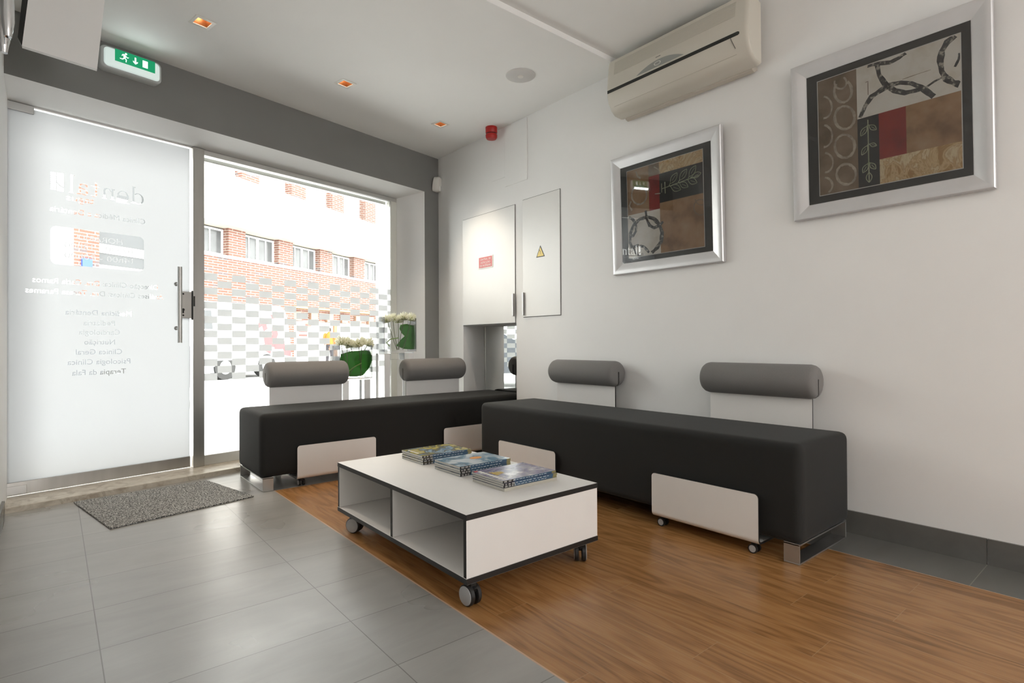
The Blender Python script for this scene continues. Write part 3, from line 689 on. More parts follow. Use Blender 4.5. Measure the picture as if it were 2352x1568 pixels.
def picture(label, y0, y1, z0, z1, blocks, rings, leaves, tilt, mat_in, art_in, fw=.066):
    """seen from the room y falls to the right"""
    zc = z0; fr = Matrix.Translation((XW-.003, (y0+y1)/2, z0)) @ Matrix.Rotation(-tilt, 4, 'Y') @ Matrix.Translation((0, -(y0+y1)/2, -z0))
    t = thing('framed_picture', label, 'picture', (XW-.003, (y0+y1)/2, z0), group='silver framed abstract pictures')
    W, Hh = y0-y1, z1-z0
    # frame: mitred moulding, outer edge thin, face curving down to the picture
    pf = [(0,0),(0,-.022),(.004,-.027),(.012,-.028),(.030,-.024),(.050,-.016),(fw,-.011),(fw,0)]   # (inward, x)
    mb = MB(fr); cs = [(y0,z0,-1,1),(y1,z0,1,1),(y1,z1,1,-1),(y0,z1,-1,-1)]
    for k in range(4):
        a = cs[k]; b = cs[(k+1) % 4]; s_ = []
        for c in (a, b): s_.append([(px, c[0]+c[2]*pi_, c[1]+c[3]*pi_) for pi_, px in pf])
        mb.loft(s_, 0, False)
    f = mb.build('frame', m_silver, t, smooth=38)
    # back
    mb = MB(fr); mb.box(-.004, 0, y1+.01, y0-.01, z0+.01, z1-.01, 0); mb.build('backing', m_edge, t)
    yi0, yi1, zi0, zi1 = y0-fw, y1+fw, z0+fw, z1-fw
    mb = MB(fr); mb.box(-.0095, -.006, yi1-.004, yi0+.004, zi0-.004, zi1+.004); mb.build('passepartout', m_matte, t)
    ax0, ax1 = y0-art_in[0]*W, y0-art_in[1]*W; az0, az1 = z0+art_in[2]*Hh, z0+art_in[3]*Hh
    mb = MB(fr); mb.box(-.0100, -.0094, ax1-.003, ax0+.003, az0-.003, az1+.003); mb.build('bevel_line', m_line, t)
    P = lambda u, v, d=0: (-.0104-d, ax0+(ax1-ax0)*u, az0+(az1-az0)*v)
    asp = (az1-az0)/(ax0-ax1)
    mb = MB(fr)
    for u0, u1, v0, v1, mi in blocks: mb.face([P(u0,v0), P(u1,v0), P(u1,v1), P(u0,v1)], mi)
    for pts, wd, mi in rings:
        pts = [pts[0]]+[((p[0]+q[0])/2*k+p[0]*(1-k), (p[1]+q[1])/2*k+p[1]*(1-k)) if k else p for p, q in zip(pts, pts[1:]) for k in (0, 1)][1:]+[pts[-1]]
        ofs = []
        for i, p in enumerate(pts):
            q0, q1 = pts[max(0, i-1)], pts[min(len(pts)-1, i+1)]; dx, dy = q1[0]-q0[0], (q1[1]-q0[1])*asp; l = math.hypot(dx, dy) or 1
            ww = wd*(.75+.5*R.random())/2; ofs.append((-dy/l*ww, dx/l*ww/asp))
        cl = lambda v: max(.002, min(.998, v))
        for i in range(len(pts)-1):
            a, b, c, d = pts[i], pts[i+1], ofs[i], ofs[i+1]
            mb.face([P(cl(a[0]+c[0]), cl(a[1]+c[1]), .0004), P(cl(b[0]+d[0]), cl(b[1]+d[1]), .0004), P(cl(b[0]-d[0]), cl(b[1]-d[1]), .0004), P(cl(a[0]-c[0]), cl(a[1]-c[1]), .0004)], mi)
    for (ux, vx, ux2, vx2, tips) in leaves:
        def strip(p, q, wd):
            dx, dy = q[0]-p[0], q[1]-p[1]; l = math.hypot(dx, dy) or 1; nx, ny = -dy/l*wd, dx/l*wd
            mb.face([P(p[0]+nx,p[1]+ny,.0006), P(q[0]+nx,q[1]+ny,.0006), P(q[0]-nx,q[1]-ny,.0006), P(p[0]-nx,p[1]-ny,.0006)], 8)
        strip((ux,vx),(ux2,vx2),.004)
        for (bx,by,tx,ty) in tips:
            dx, dy = tx-bx, ty-by; nx, ny = -dy, dx
            up = [(bx+dx*k+nx*s*.0, by+dy*k) for k, s in ((0,0),)]
            for sg in (1,-1):
                pr = (bx,by)
                for k in range(1,7):
                    tt = k/6; wv = sin(pi*max(0,(tt-.15)/.85))*.22*sg if tt > .15 else 0
                    nw = (bx+dx*tt+nx*wv, by+dy*tt+ny*wv); strip(pr, nw, .003); pr = nw
            strip((bx+dx*.4,by+dy*.4),(bx+dx*.85,by+dy*.85),.002)
    a = mb.build('artwork', ART, t)
    mb = MB(fr); mb.box(-.0125, -.0118, yi1, yi0, zi0, zi1); mb.build('picture_glass', clear('picture_glass', (1,1,1), .9), t)
    return t
def uvmap(tl, tr, bl, br):
    """proportions of the print from four corners seen at an angle"""
    (x0,y0),(x1,y1),(x2,y2),(x3,y3) = bl, br, tr, tl
    dx1, dx2, dx3 = x1-x2, x3-x2, x0-x1+x2-x3; dy1, dy2, dy3 = y1-y2, y3-y2, y0-y1+y2-y3
    D = dx1*dy2-dx2*dy1; g_ = (dx3*dy2-dx2*dy3)/D; h_ = (dx1*dy3-dx3*dy1)/D
    M3 = Matrix(((x1-x0+g_*x1, x3-x0+h_*x3, x0), (y1-y0+g_*y1, y3-y0+h_*y3, y0), (g_, h_, 1))).inverted()
    def f(p): v = M3 @ Vector((p[0], p[1], 1)); return (v.x/v.z, v.y/v.z)
    return f
def el(cx, cy_, rx, ry, a0=0, a1=360): return arc(cx, cy_, rx, a0, a1, 14, ry)
u1 = uvmap((252,543),(941,346),(270,1293),(960,1187)); u2 = uvmap((243,597),(1172,284),(270,1326),(1192,1140))
STR1 = [([u1(p) for p in L], w_, m_) for L, w_, m_ in (
    ([(300,1205),(280,1160),(285,1080),(310,1010),(370,955),(440,935),(500,950),(550,1000),(575,1070),(565,1150),(530,1200),(480,1250)], .045, 6),
    ([(425,880),(432,950),(460,1010),(500,1030),(550,1010),(584,975)], .035, 6), ([(272,940),(310,960),(335,1010),(335,1060),(310,1100),(280,1105)], .035, 6),
    ([(300,1200),(350,1185),(410,1195),(455,1245)], .03, 6), ([(312,1190),(322,1235),(350,1265),(400,1262)], .03, 6),
    (el(365,745,70,82), .020, 7), ([(335,540),(350,580),(380,600)], .02, 7), ([(290,800),(275,840),(300,880)], .02, 7), ([(500,500),(540,520),(560,560)], .012, 7),
    (el(925,850,62,68,60,330), .012, 1), (el(930,770,55,60,20,170), .010, 1), ([(600,630),(604,730)], .012, 8), ([(510,735),(560,730)], .01, 7))]
STR2 = [([u2(p) for p in L], w_, m_) for L, w_, m_ in (
    ([(635,482),(648,550),(690,612),(750,652),(820,666),(890,650),(930,640)], .034, 6), ([(526,825),(560,750),(600,690),(660,650),(720,615),(790,600),(860,605),(920,630),(970,665),(1005,690)], .036, 6),
    ([(572,492),(640,478),(720,470),(780,440),(822,408)], .028, 6), ([(1145,298),(1090,340),(1055,400),(1045,460),(1055,530),(1085,575),(1130,600),(1174,612)], .040, 6),
    ([(955,630),(1010,592),(1065,565)], .016, 6), ([(1172,410),(1165,450),(1140,500)], .016, 6), ([(800,580),(900,545),(985,518)], .006, 7), ([(560,600),(575,590),(578,680)], .006, 1),
    (el(412,655,58,72,-60,220), .020, 7), (el(425,825,66,75), .020, 7), (el(428,1008,66,75), .020, 7), (el(440,1187,64,66), .020, 7),
    (el(285,760,55,70,-90,90), .016, 7), (el(290,945,55,70,-90,90), .016, 7), (el(300,1115,52,62,-90,90), .016, 7), (el(300,1260,50,50,-90,60), .016, 7), (el(395,600,40,40,-60,200), .014, 7))]
bA, bB, bC = u2((508,830))[0], u2((652,950))[0], u2((828,900))[0]; vT, vL, bM = u2((840,745))[1], u2((840,1050))[1], (u2((508,830))[0]+u2((652,950))[0])/2
# small one: v up, u to the right
picture('smaller abstract picture in silver frame, red strip and leaf twig at top right', 2.267, 1.523, 1.276, 1.998,
    [(0,.31,.49,1,0),(.31,.454,.87,1,1),(.31,.454,.49,.87,3),(.454,1,.87,1,5),(.454,1,.55,.87,4),(.454,1,0,.55,0),(0,.454,0,.49,2)],
    STR1,
    [(.49,.70,.95,.74,[(.58,.715,.69,.83),(.70,.725,.81,.84),(.82,.735,.92,.85),(.85,.74,.98,.76),(.58,.715,.73,.64),(.70,.725,.82,.65),(.80,.735,.93,.67)]),
     (.485,.66,.485,.76,[])],
    .030, None, (.155,.845,.135,.865))
picture('larger looking abstract picture nearest the camera, leaf twig beside a red square', 1.162, .430, 1.424, 2.147,
    [(0,bA,0,1,1),(bA,1,vT,1,2),(bA,bB,0,vT,4),(bB,bC,vL,vT,3),(bC,1,vL,vT,0),(bB,1,0,vL,5)],
    STR2,
    [(bM,.55,bM,.03,[(bM,.51,bM-.055,.43),(bM,.51,bM+.06,.45),(bM,.35,bM-.05,.27),(bM,.35,bM+.06,.32),(bM,.20,bM-.045,.12),(bM,.20,bM+.05,.13),(bM,.13,bM,.03)])],
    .034, None, (.155,.865,.14,.86))

# ------------------------------------------------------------ benches
def bench(name_lab, X0, X1, Y0b, Y1b, zt, along, frame_sides):
    """long upholstered block standing on two flat steel loops"""
    t = thing('bench', name_lab, 'bench', ((X0+X1)/2, (Y0b+Y1b)/2, 0), group='long black upholstered benches')
    zb = .076
    mb = MB(); n = 10
    # softly bulged block
    sec = lambda k: None
    mb.box(X0, X1, Y0b, Y1b, zb, zt)
    o = mb.build('seat_block', m_fabric, t); bv = o.modifiers.new('bevel', 'BEVEL'); bv.width = .042; bv.segments = 6
    bv.profile = .62
    for p in o.data.polygons: p.use_smooth = True
    lw = .060
    for e in (0, 1):
        mb = MB()
        if along == 'x':
            a = X0+.012 if e == 0 else X1-.012-lw; b = a+lw; c, d = Y0b-.0, Y1b+.0
            mb.box(a, b, c, d, .0005, .0065); mb.box(a, b, c, c+.006, .0065, .080); mb.box(a, b, d-.006, d, .0065, .080); mb.box(a, b, c, d, .072, .078)
        else:
            a = Y0b+.012 if e == 0 else Y1b-.012-lw; b = a+lw; c, d = X0+.014, X1-.008
            mb.box(c, d, a, b, .0005, .0065); mb.box(c, c+.006, a, b, .0065, .080); mb.box(d-.006, d, a, b, .0065, .080); mb.box(c, d, a, b, .072, .078)
        mb.build('leg', m_steel2, t, bevel=.001)
    return t
bench('black upholstered bench under the shop window, running into the mirror niche', .915, 2.950, 3.375, 3.875, .449, 'x', None)
bench('black upholstered bench along the white wall below the pictures', 2.166, 2.650, .912, 2.948, .462, 'y', None)
def backrest(lab, c0, c1, front, back, along, zr, rr):
    """white bent board on castors running under a bench, grey bolster on top; c0..c1 along the bench"""
    def T(a, d, z): return (a, d, z) if along == 'x' else (d, a, z)
    mid = (c0+c1)/2; sgn = 1 if back > front else -1
    t = thing('rolling_backrest', lab, 'backrest', T(mid, (front+back)/2, 0), group='white bent backrests on castors')
    th = .009; zl = .045; r = .024
    def path(off):       # outer profile in (d, z), offset inwards
        p = [(front+off, .12)]
        p += [(front+off+(r-off)*(1-cos(radians(a))), zl+off+(r-off)*(1-sin(radians(a)))) for a in range(0, 91, 15)]
        p += [(back-off-(r-off)*(1-sin(radians(a))), zl+off+(r-off)*(1-cos(radians(a)))) for a in range(0, 91, 15)]
        p += [(back-off, zr+.01)]
        return p
    # board as plates: front panel with rounded corners, bend, tray and back
    outer, inner = path(0), path(th)
    prof_ = outer+inner[::-1]
    mb = MB(); i0 = 0
    secs = [[T(a, d, z) for d, z in prof_] for a in (c0, c1)]
    n = len(prof_); no = len(outer)
    mb.v += [Vector(p) for s_ in secs for p in s_]
    # fill side faces as quads between outer and inner, black edging
    for k in range(no-1):
        mb.f.append((k, k+1, n+k+1, n+k)); mb.m.append(0)
        mb.f.append((2*n-1-k, 2*n-2-k, n-2-k, n-1-k)); mb.m.append(0)
        mb.f.append((k, k+1, n-2-k, n-1-k)); mb.m.append(1)
        mb.f.append((n+k, n+k+1, 2*n-2-k, 2*n-1-k)); mb.m.append(1)
    mb.f.append((0, n, 2*n-1, n-1)); mb.m.append(1); mb.f.append((no-1, no, n+no, n+no-1)); mb.m.append(1)
    pl_ = [(c0, .12), (c1, .12)] + arc(c1-.017, .246-.017, .017, 0, 90, 5) + arc(c0+.017, .246-.017, .017, 90, 180, 5)
    mb.prism(pl_, 'y' if along == 'x' else 'x', front, front+th, 1); mb.m[-1] = mb.m[-2] = 0
    brd = mb.build('board', [m_white, m_edge], t)
    # bolster with a slit for the board
    bx = back-th/2*sgn; L0, L1 = c0-.026, c1+.030
    ang = [radians(a) for a in range(-86, 267, 8)]
    circ = [(rr*cos(a), rr*sin(a)) for a in ang]
    sl = .0062
    secs = []
    for a, k in ((L0, .72), (L0+.006, .86), (L0+.016, .95), (L0+.032, 1), (L1-.032, 1), (L1-.016, .95), (L1-.006, .86), (L1, .72)):
        ring_ = [(x*k, z*k) for x, z in circ]
        ring_ = [p for p in ring_]
        # slit from below to the centre
        ring_ += [(-sl, -rr*k*.985), (-sl, 0.012), (sl, 0.012), (sl, -rr*k*.985)]
        secs.append([T(a, bx+x, zr+z) for x, z in ring_])
    mb = MB(); mb.loft(secs); mb.build('bolster', m_bolster, t, smooth=50)
    # castors
    for a in (c0+.035, c1-.035):
        for d in (front+.038*sgn, back-.06*sgn):
            mb = MB(); mb.box(*sorted((T(a-.009, 0, 0)[0 if along == 'x' else 1], T(a+.009, 0, 0)[0 if along == 'x' else 1])), d-.010, d+.010, .028, .046) if along == 'x' else mb.box(d-.010, d+.010, a-.009, a+.009, .028, .046)
            c = mb.build('castor', m_rubber, t, bevel=.002)
            for k in (-1, 1):
                # twin wheels side by side
                w0 = T(a+.008*k, d+.0, .0195) if along == 'x' else T(a, d+.008*k, .0195)
                w1 = T(a+.018*k, d+.0, .0195) if along == 'x' else T(a, d+.018*k, .0195)
                mb = MB(); mb.cyl(w0, w1, .019, 24, 0)
                e = Vector(w1)+(Vector(w1)-Vector(w0)).normalized()*.001; mb.cyl(w1, e, .014, 24, 1)
                mb.build('wheel', [m_rubber, m_wheelg], c, smooth=40)
    return t
backrest('white bent backrest with grey bolster on the window bench, nearer the glass door', 1.117, 1.622, 3.354, 3.912, 'x', .647, .086)
backrest('white bent backrest with grey bolster on the window bench, nearer the corner', 2.146, 2.650, 3.354, 3.912, 'x', .644, .088)
backrest('white bent backrest with grey bolster on the wall bench, farther from the camera', 2.215, 2.722, 2.145, 2.668, 'y', .660, .079)
backrest('white bent backrest with grey bolster on the wall bench, nearest the camera', 1.066, 1.572, 2.145, 2.668, 'y', .668, .079)

# ------------------------------------------------------------ coffee table
tb = thing('coffee_table', 'low white coffee table with black edges, open shelves and castors', 'table', (1.318, 1.965, 0))
TX0, TX1, TY0, TY1, TZ0, TZ1, th = 1.010, 1.632, 1.449, 2.486, .082, .305, .019
def slab(name, x0, x1, y0, y1, z0, z1, faces_white):
    """white board, all narrow edges black"""
    mb = MB(); mb.box(x0, x1, y0, y1, z0, z1)
    # order of box faces: bottom, top, -y, +x, +y, -x
    mb.m = [0 if k in faces_white else 1 for k in ('b', 't', '-y', '+x', '+y', '-x')]
    return mb.build(name, [m_white, m_edge], tb, bevel=.0006, seg=1)
slab('table_top', TX0, TX1, TY0, TY1, TZ1-th, TZ1, ('b', 't'))
slab('bottom_board', TX0, TX1, TY0, TY1, TZ0, TZ0+th, ('b', 't'))
slab('end_panel', TX0+.001, TX1-.001, TY0+.002, TY0+th, TZ0+th, TZ1-th, ('-y', '+y'))
slab('end_panel', TX0+.001, TX1-.001, TY1-th, TY1-.002, TZ0+th, TZ1-th, ('-y', '+y'))
slab('divider', TX0+.001, TX1-.001, 1.958-th/2, 1.958+th/2, TZ0+th, TZ1-th, ('-y', '+y'))
for y0, y1 in ((TY0+th, 1.958-th/2), (1.958+th/2, TY1-th)):
    mb = MB(); mb.box(1.452, 1.468, y0, y1, TZ0+th, TZ1-th); mb.build('back_panel', m_white, tb)
for i, (cx, cyy, rz) in enumerate(((1.046, 1.480, radians(4)), (1.050, 2.388, radians(32)), (1.585, 1.500, radians(-44)), (1.585, 2.42, radians(20)))):
    fr = Matrix.Translation((cx, cyy, 0)) @ Matrix.Rotation(rz, 4, 'Z')
    mb = MB(fr); mb.box(-.012, .012, -.018, .018, .058, .0815); mb.cyl((0,0,.05),(0,0,.07),.010,12)
    mb.prism([(-.020,.045),(-.030,.062),(.010,.074),(.028,.060),(.028,.045)], 'x', -.007, .007)
    c = mb.build('castor', m_rubber, tb, bevel=.003)
    for k in (-1, 1):
        mb = MB(fr); secs = []
        for x, r in ((.006,.031),(.008,.0345),(.019,.0345),(.022,.032)): secs.append([(k*x, r*cos(2*pi*j/36), .0350+r*sin(2*pi*j/36)) for j in range(36)])
        mb.loft(secs)
        i0 = len(mb.f); secs = [[(k*x, r*cos(2*pi*j/36), .0350+r*sin(2*pi*j/36)) for j in range(36)] for x, r in ((.021,.0305),(.0235,.0300),(.0245,.027))]
        mb.loft(secs, 1); mb.build('wheel', [m_rubber, m_wheelg], c, smooth=35)

# ------------------------------------------------------------ magazines
def cover(name, stops, scale, dist, seed):
    m, nt, b = new_mat(name); v = objco(nt); mp = N(nt, 'ShaderNodeMapping'); mp.inputs['Location'].default_value = (seed, seed*.7, 0); nt.links.new(v, mp.inputs[0])
    nt.links.new(ramp(nt, noise(nt, mp.outputs[0], scale, 5, .6, dist), stops), b.inputs['Base Color']); b.inputs['Roughness'].default_value = .22; return m
cv = [cover('cover_blue_and_yellow', [(.32,(.03,.10,.22)),(.42,(.30,.42,.52)),(.5,(.05,.06,.05)),(.58,(.42,.36,.08)),(.70,(.45,.40,.28))], 9, 1.2, 3),
      cover('cover_icy_blue', [(.32,(.02,.06,.12)),(.45,(.10,.22,.32)),(.56,(.50,.58,.64)),(.70,(.62,.68,.72))], 8, 1, 11),
      cover('cover_violet', [(.32,(.05,.04,.14)),(.45,(.16,.14,.26)),(.56,(.30,.28,.34)),(.66,(.70,.68,.74))], 8, 1.5, 21)]
m_paper = S('page_block', (.56, .55, .51), .8, var=.12, vs=90, aniso=(1, 1, 30))
m_spb = S('spine_blue', (.035, .085, .15), .3); m_spk = S('spine_black', (.012, .012, .013), .3); m_spp = S('spine_pale', (.42, .40, .34), .4); m_spy = S('spine_olive', (.22, .19, .08), .4)
m_gold = S('cover_yellow_type', (.70, .50, .06), .4); m_orange = S('cover_orange_print', (.75, .30, .04), .4)
def mags(stack, corners, n, hts, title):
    x0, x1, y0, y1 = corners; z = TZ1+.0004
    nm = ['back', 'middle', 'front'][stack]; desc = ['with a blue and yellow cover', 'with an icy blue cover', 'with a violet and white cover'][stack]
    for k in range(n):
        h = hts[k]; dx, dy, rz = R.uniform(-.004,.004), R.uniform(-.003,.003), R.uniform(-.012,.012)
        top = k == n-1
        order = ['lowest', 'second from bottom', 'second from top', 'topmost'][k if n == 4 else k+1]
        lab = 'magazine %s, topmost of the %s stack on the table' % (desc, nm) if top else '%s magazine in the %s stack on the white table' % (order, nm)
        cxm, cym = (x0+x1)/2+dx, (y0+y1)/2+dy
        t = thing('magazine', lab, 'magazine', (cxm, cym, z), rz, group='magazines in three stacks on the coffee table')
        fr = Matrix.Translation((cxm, cym, z)) @ Matrix.Rotation(rz, 4, 'Z'); W2, D2 = (x1-x0)/2, (y1-y0)/2
        e = .0006
        # page block, slightly thinner at the open edges
        mb = MB(fr); mb.loft([[(-W2+.001, -D2+.001, e), (-W2+.001, D2-.002, e), (-W2+.001, D2-.002, h-e-.001), (-W2+.001, -D2+.001, h-e)],
                              [(W2-.001, -D2+.001, e), (W2-.001, D2-.002, e), (W2-.001, D2-.002, h-e-.001), (W2-.001, -D2+.001, h-e)]])
        mb.build('pages', m_paper, t)
        # cover wraps spine (-y side) top and bottom
        pale = stack == 2 and k == 0
        mb = MB(fr)
        mb.box(-W2, W2, -D2, D2, 0, e, 1 if not pale else 4)
        mb.face([(-W2,-D2,h),(W2,-D2,h),(W2,D2,h-.001),(-W2,D2,h-.001)], 0); mb.face([(-W2,-D2,h-e),(W2,-D2,h-e),(W2,D2,h-e-.001),(-W2,D2,h-e-.001)], 0)
        for f0, f1, mi in ((-1,-.62,2),(-.62,.84,1),(.84,1,3)):
            mb.box(f0*W2, f1*W2, -D2-.0008, -D2+.0008, 0, h, mi if not pale else 4)
        cvr = mb.build('cover', [cv[stack], m_spb, m_spk, m_spy, m_spp], t)
        if not pale:
            mb = MB(fr); x = -W2+.006
            while x < W2*.62:
                ln = R.uniform(.006, .015); zz = h*(.38 if x < -.62*W2 else .42)
                for q in ((.46,.60),) if x > -W2*.62 else ((.64,.76),(.26,.38)):
                    if x+ln < W2*.84: mb.box(x, x+ln, -D2-.0014, -D2-.0008, h*q[0], h*q[1])
                x += ln+R.uniform(.004, .009)
            mb.build('spine_text', m_whitesign, cvr)
        if top:
            mb = MB(fr)
            CP = [m_whitesign, m_gold, m_redsign, m_orange]
            if title == 'violet':
                for a in range(9): mb.box(-W2+.012+R.uniform(0,.002), -W2+.030, -D2+.015+a*.019, -D2+.029+a*.019, h, h+.0004, 0)
                mb.build('cover_title', CP, cvr); mb = MB(fr)
                for a in range(5): mb.box(-W2+.042+a*.010, -W2+.047+a*.010, D2-.115+a*.004, D2-.06-a*.004, h-.0002, h+.0004, 1)
                mb.build('cover_headline', CP, cvr); mb = MB(fr)
                mb.box(-W2+.006, -W2+.022, D2-.020, D2-.006, h-.001, h+.0002, 2); mb.build('cover_badge', CP, cvr)
            elif title == 'ice':
                mb.prism([(a*.030+W2*.18, b*.020+.01) for a, b in arc(0,0,1,0,340,16)], 'z', h-.0008, h+.0004, 3); mb.build('cover_picture', CP, cvr)
            else:
                for a in range(6): mb.box(-W2+.014, -W2+.022, -D2+.07+a*.016, -D2+.081+a*.016, h-.0004, h+.0003, 0)
                mb.build('cover_title', CP, cvr)
        z += h+.0004
mags(0, (1.283, 1.548, 2.174, 2.372), 4, (.0095, .0095, .0095, .0095), 'yellow')
mags(1, (1.279, 1.545, 1.880, 2.080), 4, (.0098, .0098, .0098, .0098), 'ice')
mags(2, (1.272, 1.540, 1.586, 1.788), 4, (.0120, .0085, .0085, .0085), 'violet')

# ------------------------------------------------------------ acrylic pedestals, vases, flowers
def pedestal(lab, x0, x1, y0, y1, z1):
    t = thing('pedestal', lab, 'pedestal', ((x0+x1)/2, (y0+y1)/2, 0), group='acrylic flower pedestals at the window')
    mb = MB(); mb.box(x0, x1, y0, y1, z1-.008, z1); mb.build('top_plate', m_acryl, t)
    mb = MB(); mb.box(x0, x1, y0, y1, .031, .045); mb.build('base_plate', m_frostac, t)
    for x in (x0, x1-.048):
        mb = MB(); mb.box(x, x+.048, y0, y0+.006, .045, z1-.008); mb.build('leg', m_frostac, t)
    for x in (x0, x1-.02):
        mb = MB(); mb.box(x, x+.020, y1-.006, y1, .045, z1-.008); mb.build('leg', m_frostac, t)
    mb = MB(); mb.box(x0+.07, x1-.07, y0+.04, y1-.04, z1-.060, z1-.057)
    for a, b in ((x0+.07, x0+.073), (x1-.073, x1-.07)): mb.box(a, b, y0+.04, y1-.04, z1-.057, z1-.008)
    mb.build('water_cup', m_acryl, t)
def vase(lab, x0, x1, y0, y1, z0, z1):
    t = thing('glass_vase', lab, 'vase', ((x0+x1)/2, (y0+y1)/2, z0), group='square glass vases')
    mb = MB(); q = .005
    mb.box(x0, x1, y0, y1, z0, z0+.006)
    mb.box(x0, x0+q, y0, y1, z0+.006, z1); mb.box(x1-q, x1, y0, y1, z0+.006, z1); mb.box(x0+q, x1-q, y0, y0+q, z0+.006, z1); mb.box(x0+q, x1-q, y1-q, y1, z0+.006, z1)
    mb.build('glass', m_acryl, t)
    for x in (x0, x1-.002):      # bright cut edges of the glass
        for y in (y0, y1-.002): mb = MB(); mb.box(x, x+.002, y, y+.002, z0, z1); mb.build('glass_edge', m_frostac, t)
    mb = MB(); mb.box(x0, x1, y0-.001, y0, z0, z0+.005); mb.build('glass_edge', m_frostac, t)
def ray_at(u, v, y):
    d = F + RT*((u-1176)/FPX) - UP*((v-CY)/FPX); k = y/d.y
    return Vector((0, 0, H)) + d*k
def flower(lab, head, foot, grp, k=1.0):
    t = thing('white_flower', lab, 'flower', foot, group=grp)
    head = Vector(head); foot = Vector(foot)
    midp = (head+foot)/2+Vector((R.uniform(-.01,.01), R.uniform(-.01,.01), 0))
    pts = [foot*(1-s)**2+midp*2*s*(1-s)+head*s*s for s in [i/8 for i in range(9)]]
    mb = MB(); mb.tube(pts, .0026, 7); mb.build('stem', m_stem, t, smooth=60)
    mb = MB(); ax = (head-midp).normalized()
    ux = ax.cross(Vector((0,1,0))).normalized(); uy = ax.cross(ux)
    for i in range(260):
        th = (R.random()**.6)*radians(80); ph = R.random()*2*pi
        d = ax*cos(th)+(ux*cos(ph)+uy*sin(ph))*sin(th); L = k*R.uniform(.066,.086)*(1-.30*th)
        s_ = d.cross(Vector((R.random()-.5, R.random()-.5, R.random()-.5))).normalized()
        a = head+d*L*.12; b = head+d*L*.62; c = head+d*L+Vector((0,0,.002)); w0, w1 = .0006, .0030*k
        nn = d.cross(s_)*.0010
        mb.face([a-s_*w0, a+s_*w0, b+s_*w1*.7, b-s_*w1*.7], 1)
        mb.face([b-s_*w1*.7, b+s_*w1*.7, b+d*L*.25+s_*w1+nn, b+d*L*.25-s_*w1-nn], 0); mb.face([b+d*L*.25-s_*w1, b+d*L*.25+s_*w1, c+nn], 0)
    mb.build('flower_head', [m_petal, m_petalb], t)
def leafm(lab, outline, y, stalk, bend):
    pts = [ray_at(u, v, y) for u, v in outline]; c = sum(pts, Vector())/len(pts)
    mb = MB(); xs = [p.x for p in pts]; mid = (min(xs)+max(xs))/2; hw = (max(xs)-min(xs))/2
    rings = []
    for k in (1, .8, .6, .4, .2):
        rings.append([Vector((c.x+(p.x-c.x)*k, y+bend*(1-((c.x+(p.x-c.x)*k-mid)/hw)**2)+.006*sin(9*k+p.z*30), c.z+(p.z-c.z)*k)) for p in pts])
    n = len(pts); 
    for q in rings: mb.v += q
    for a in range(len(rings)-1):
        for k in range(n): mb.f.append((a*n+k, a*n+(k+1) % n, (a+1)*n+(k+1) % n, (a+1)*n+k)); mb.m.append(0)
    mb.v.append(Vector((c.x, y+bend, c.z)))
    for k in range(n): mb.f.append(((len(rings)-1)*n+k, (len(rings)-1)*n+(k+1) % n, len(mb.v)-1)); mb.m.append(0)
    t = thing('broad_leaf', lab, 'leaf', (c.x, y, min(p.z for p in pts)), group='broad green leaves curled in the vases')
    mb.build('blade', m_leaf, t, smooth=80, solid=.0015)
    mb = MB(); mb.tube([ray_at(u, v, yy_) for u, v, yy_ in stalk], .0045, 8); mb.build('stalk', m_stalk, t, smooth=60)
VY0, VY1 = 4.045, 4.185
pedestal('clear acrylic pedestal with milky legs, the lower one behind the window bench', 1.682, 1.905, 4.035, 4.195, .583)
pedestal('clear acrylic pedestal with milky legs, the taller one near the corner', 2.028, 2.290, 4.035, 4.195, .783)
vase('square clear glass vase on the lower pedestal, holding white flowers and a leaf', 1.660, 1.928, VY0, VY1, .584, .842)
vase('square clear glass vase on the taller pedestal near the corner', 2.030, 2.322, VY0, VY1, .784, 1.066)
G1, G2 = 'white flowers in the lower vase', 'white flowers in the taller vase'
for i, (u, v, fu) in enumerate(((784,797,799),(797,799,800),(806,803,826),(824,802,828),(831,798,829),(843,799,800))):
    flower('white spiky flower in the lower vase, %s' % ('leftmost','second from the left','third from the left','third from the right','second from the right','rightmost')[i], ray_at(u, v-5, 4.08+.02*(i % 3)), ray_at(fu, 864, 4.10+.01*(i % 4)), G1)
for i, (u, v, fu) in enumerate(((891,746,912),(903,743,913),(915,747,915),(927,740,916),(943,742,925))):
    flower('white spiky flower in the taller vase, %s' % ('leftmost','second from the left','in the middle','second from the right','rightmost')[i], ray_at(u, v-5, 4.08+.02*(i % 3)), ray_at(fu, 803, 4.10+.01*(i % 4)), G2)
leafm('broad dark green leaf filling the lower vase', [(780,826),(783,813),(802,806),(820,805),(836,804.5),(850,807),(853,814),(852.5,830),(849,838),(844,845.5),(834,855),(829,861),(813,864),(800,864),(793,862),(788,849)], 4.165, [(789,863,4.07),(800,853,4.065),(810,845,4.062),(820,839,4.062),(830,834,4.064)], -.05)
leafm('folded green leaf in the right half of the taller vase', [(917,746),(928,744),(942,747),(950,747),(951,760),(951.5,773),(952,788),(952,802),(938,802),(923,801),(910,794),(917,779),(923,772),(918,765),(915,755)], 4.165, [(895,795,4.07),(888,787,4.065),(896,779,4.063),(906,777,4.065),(915,776,4.10)], -.05)

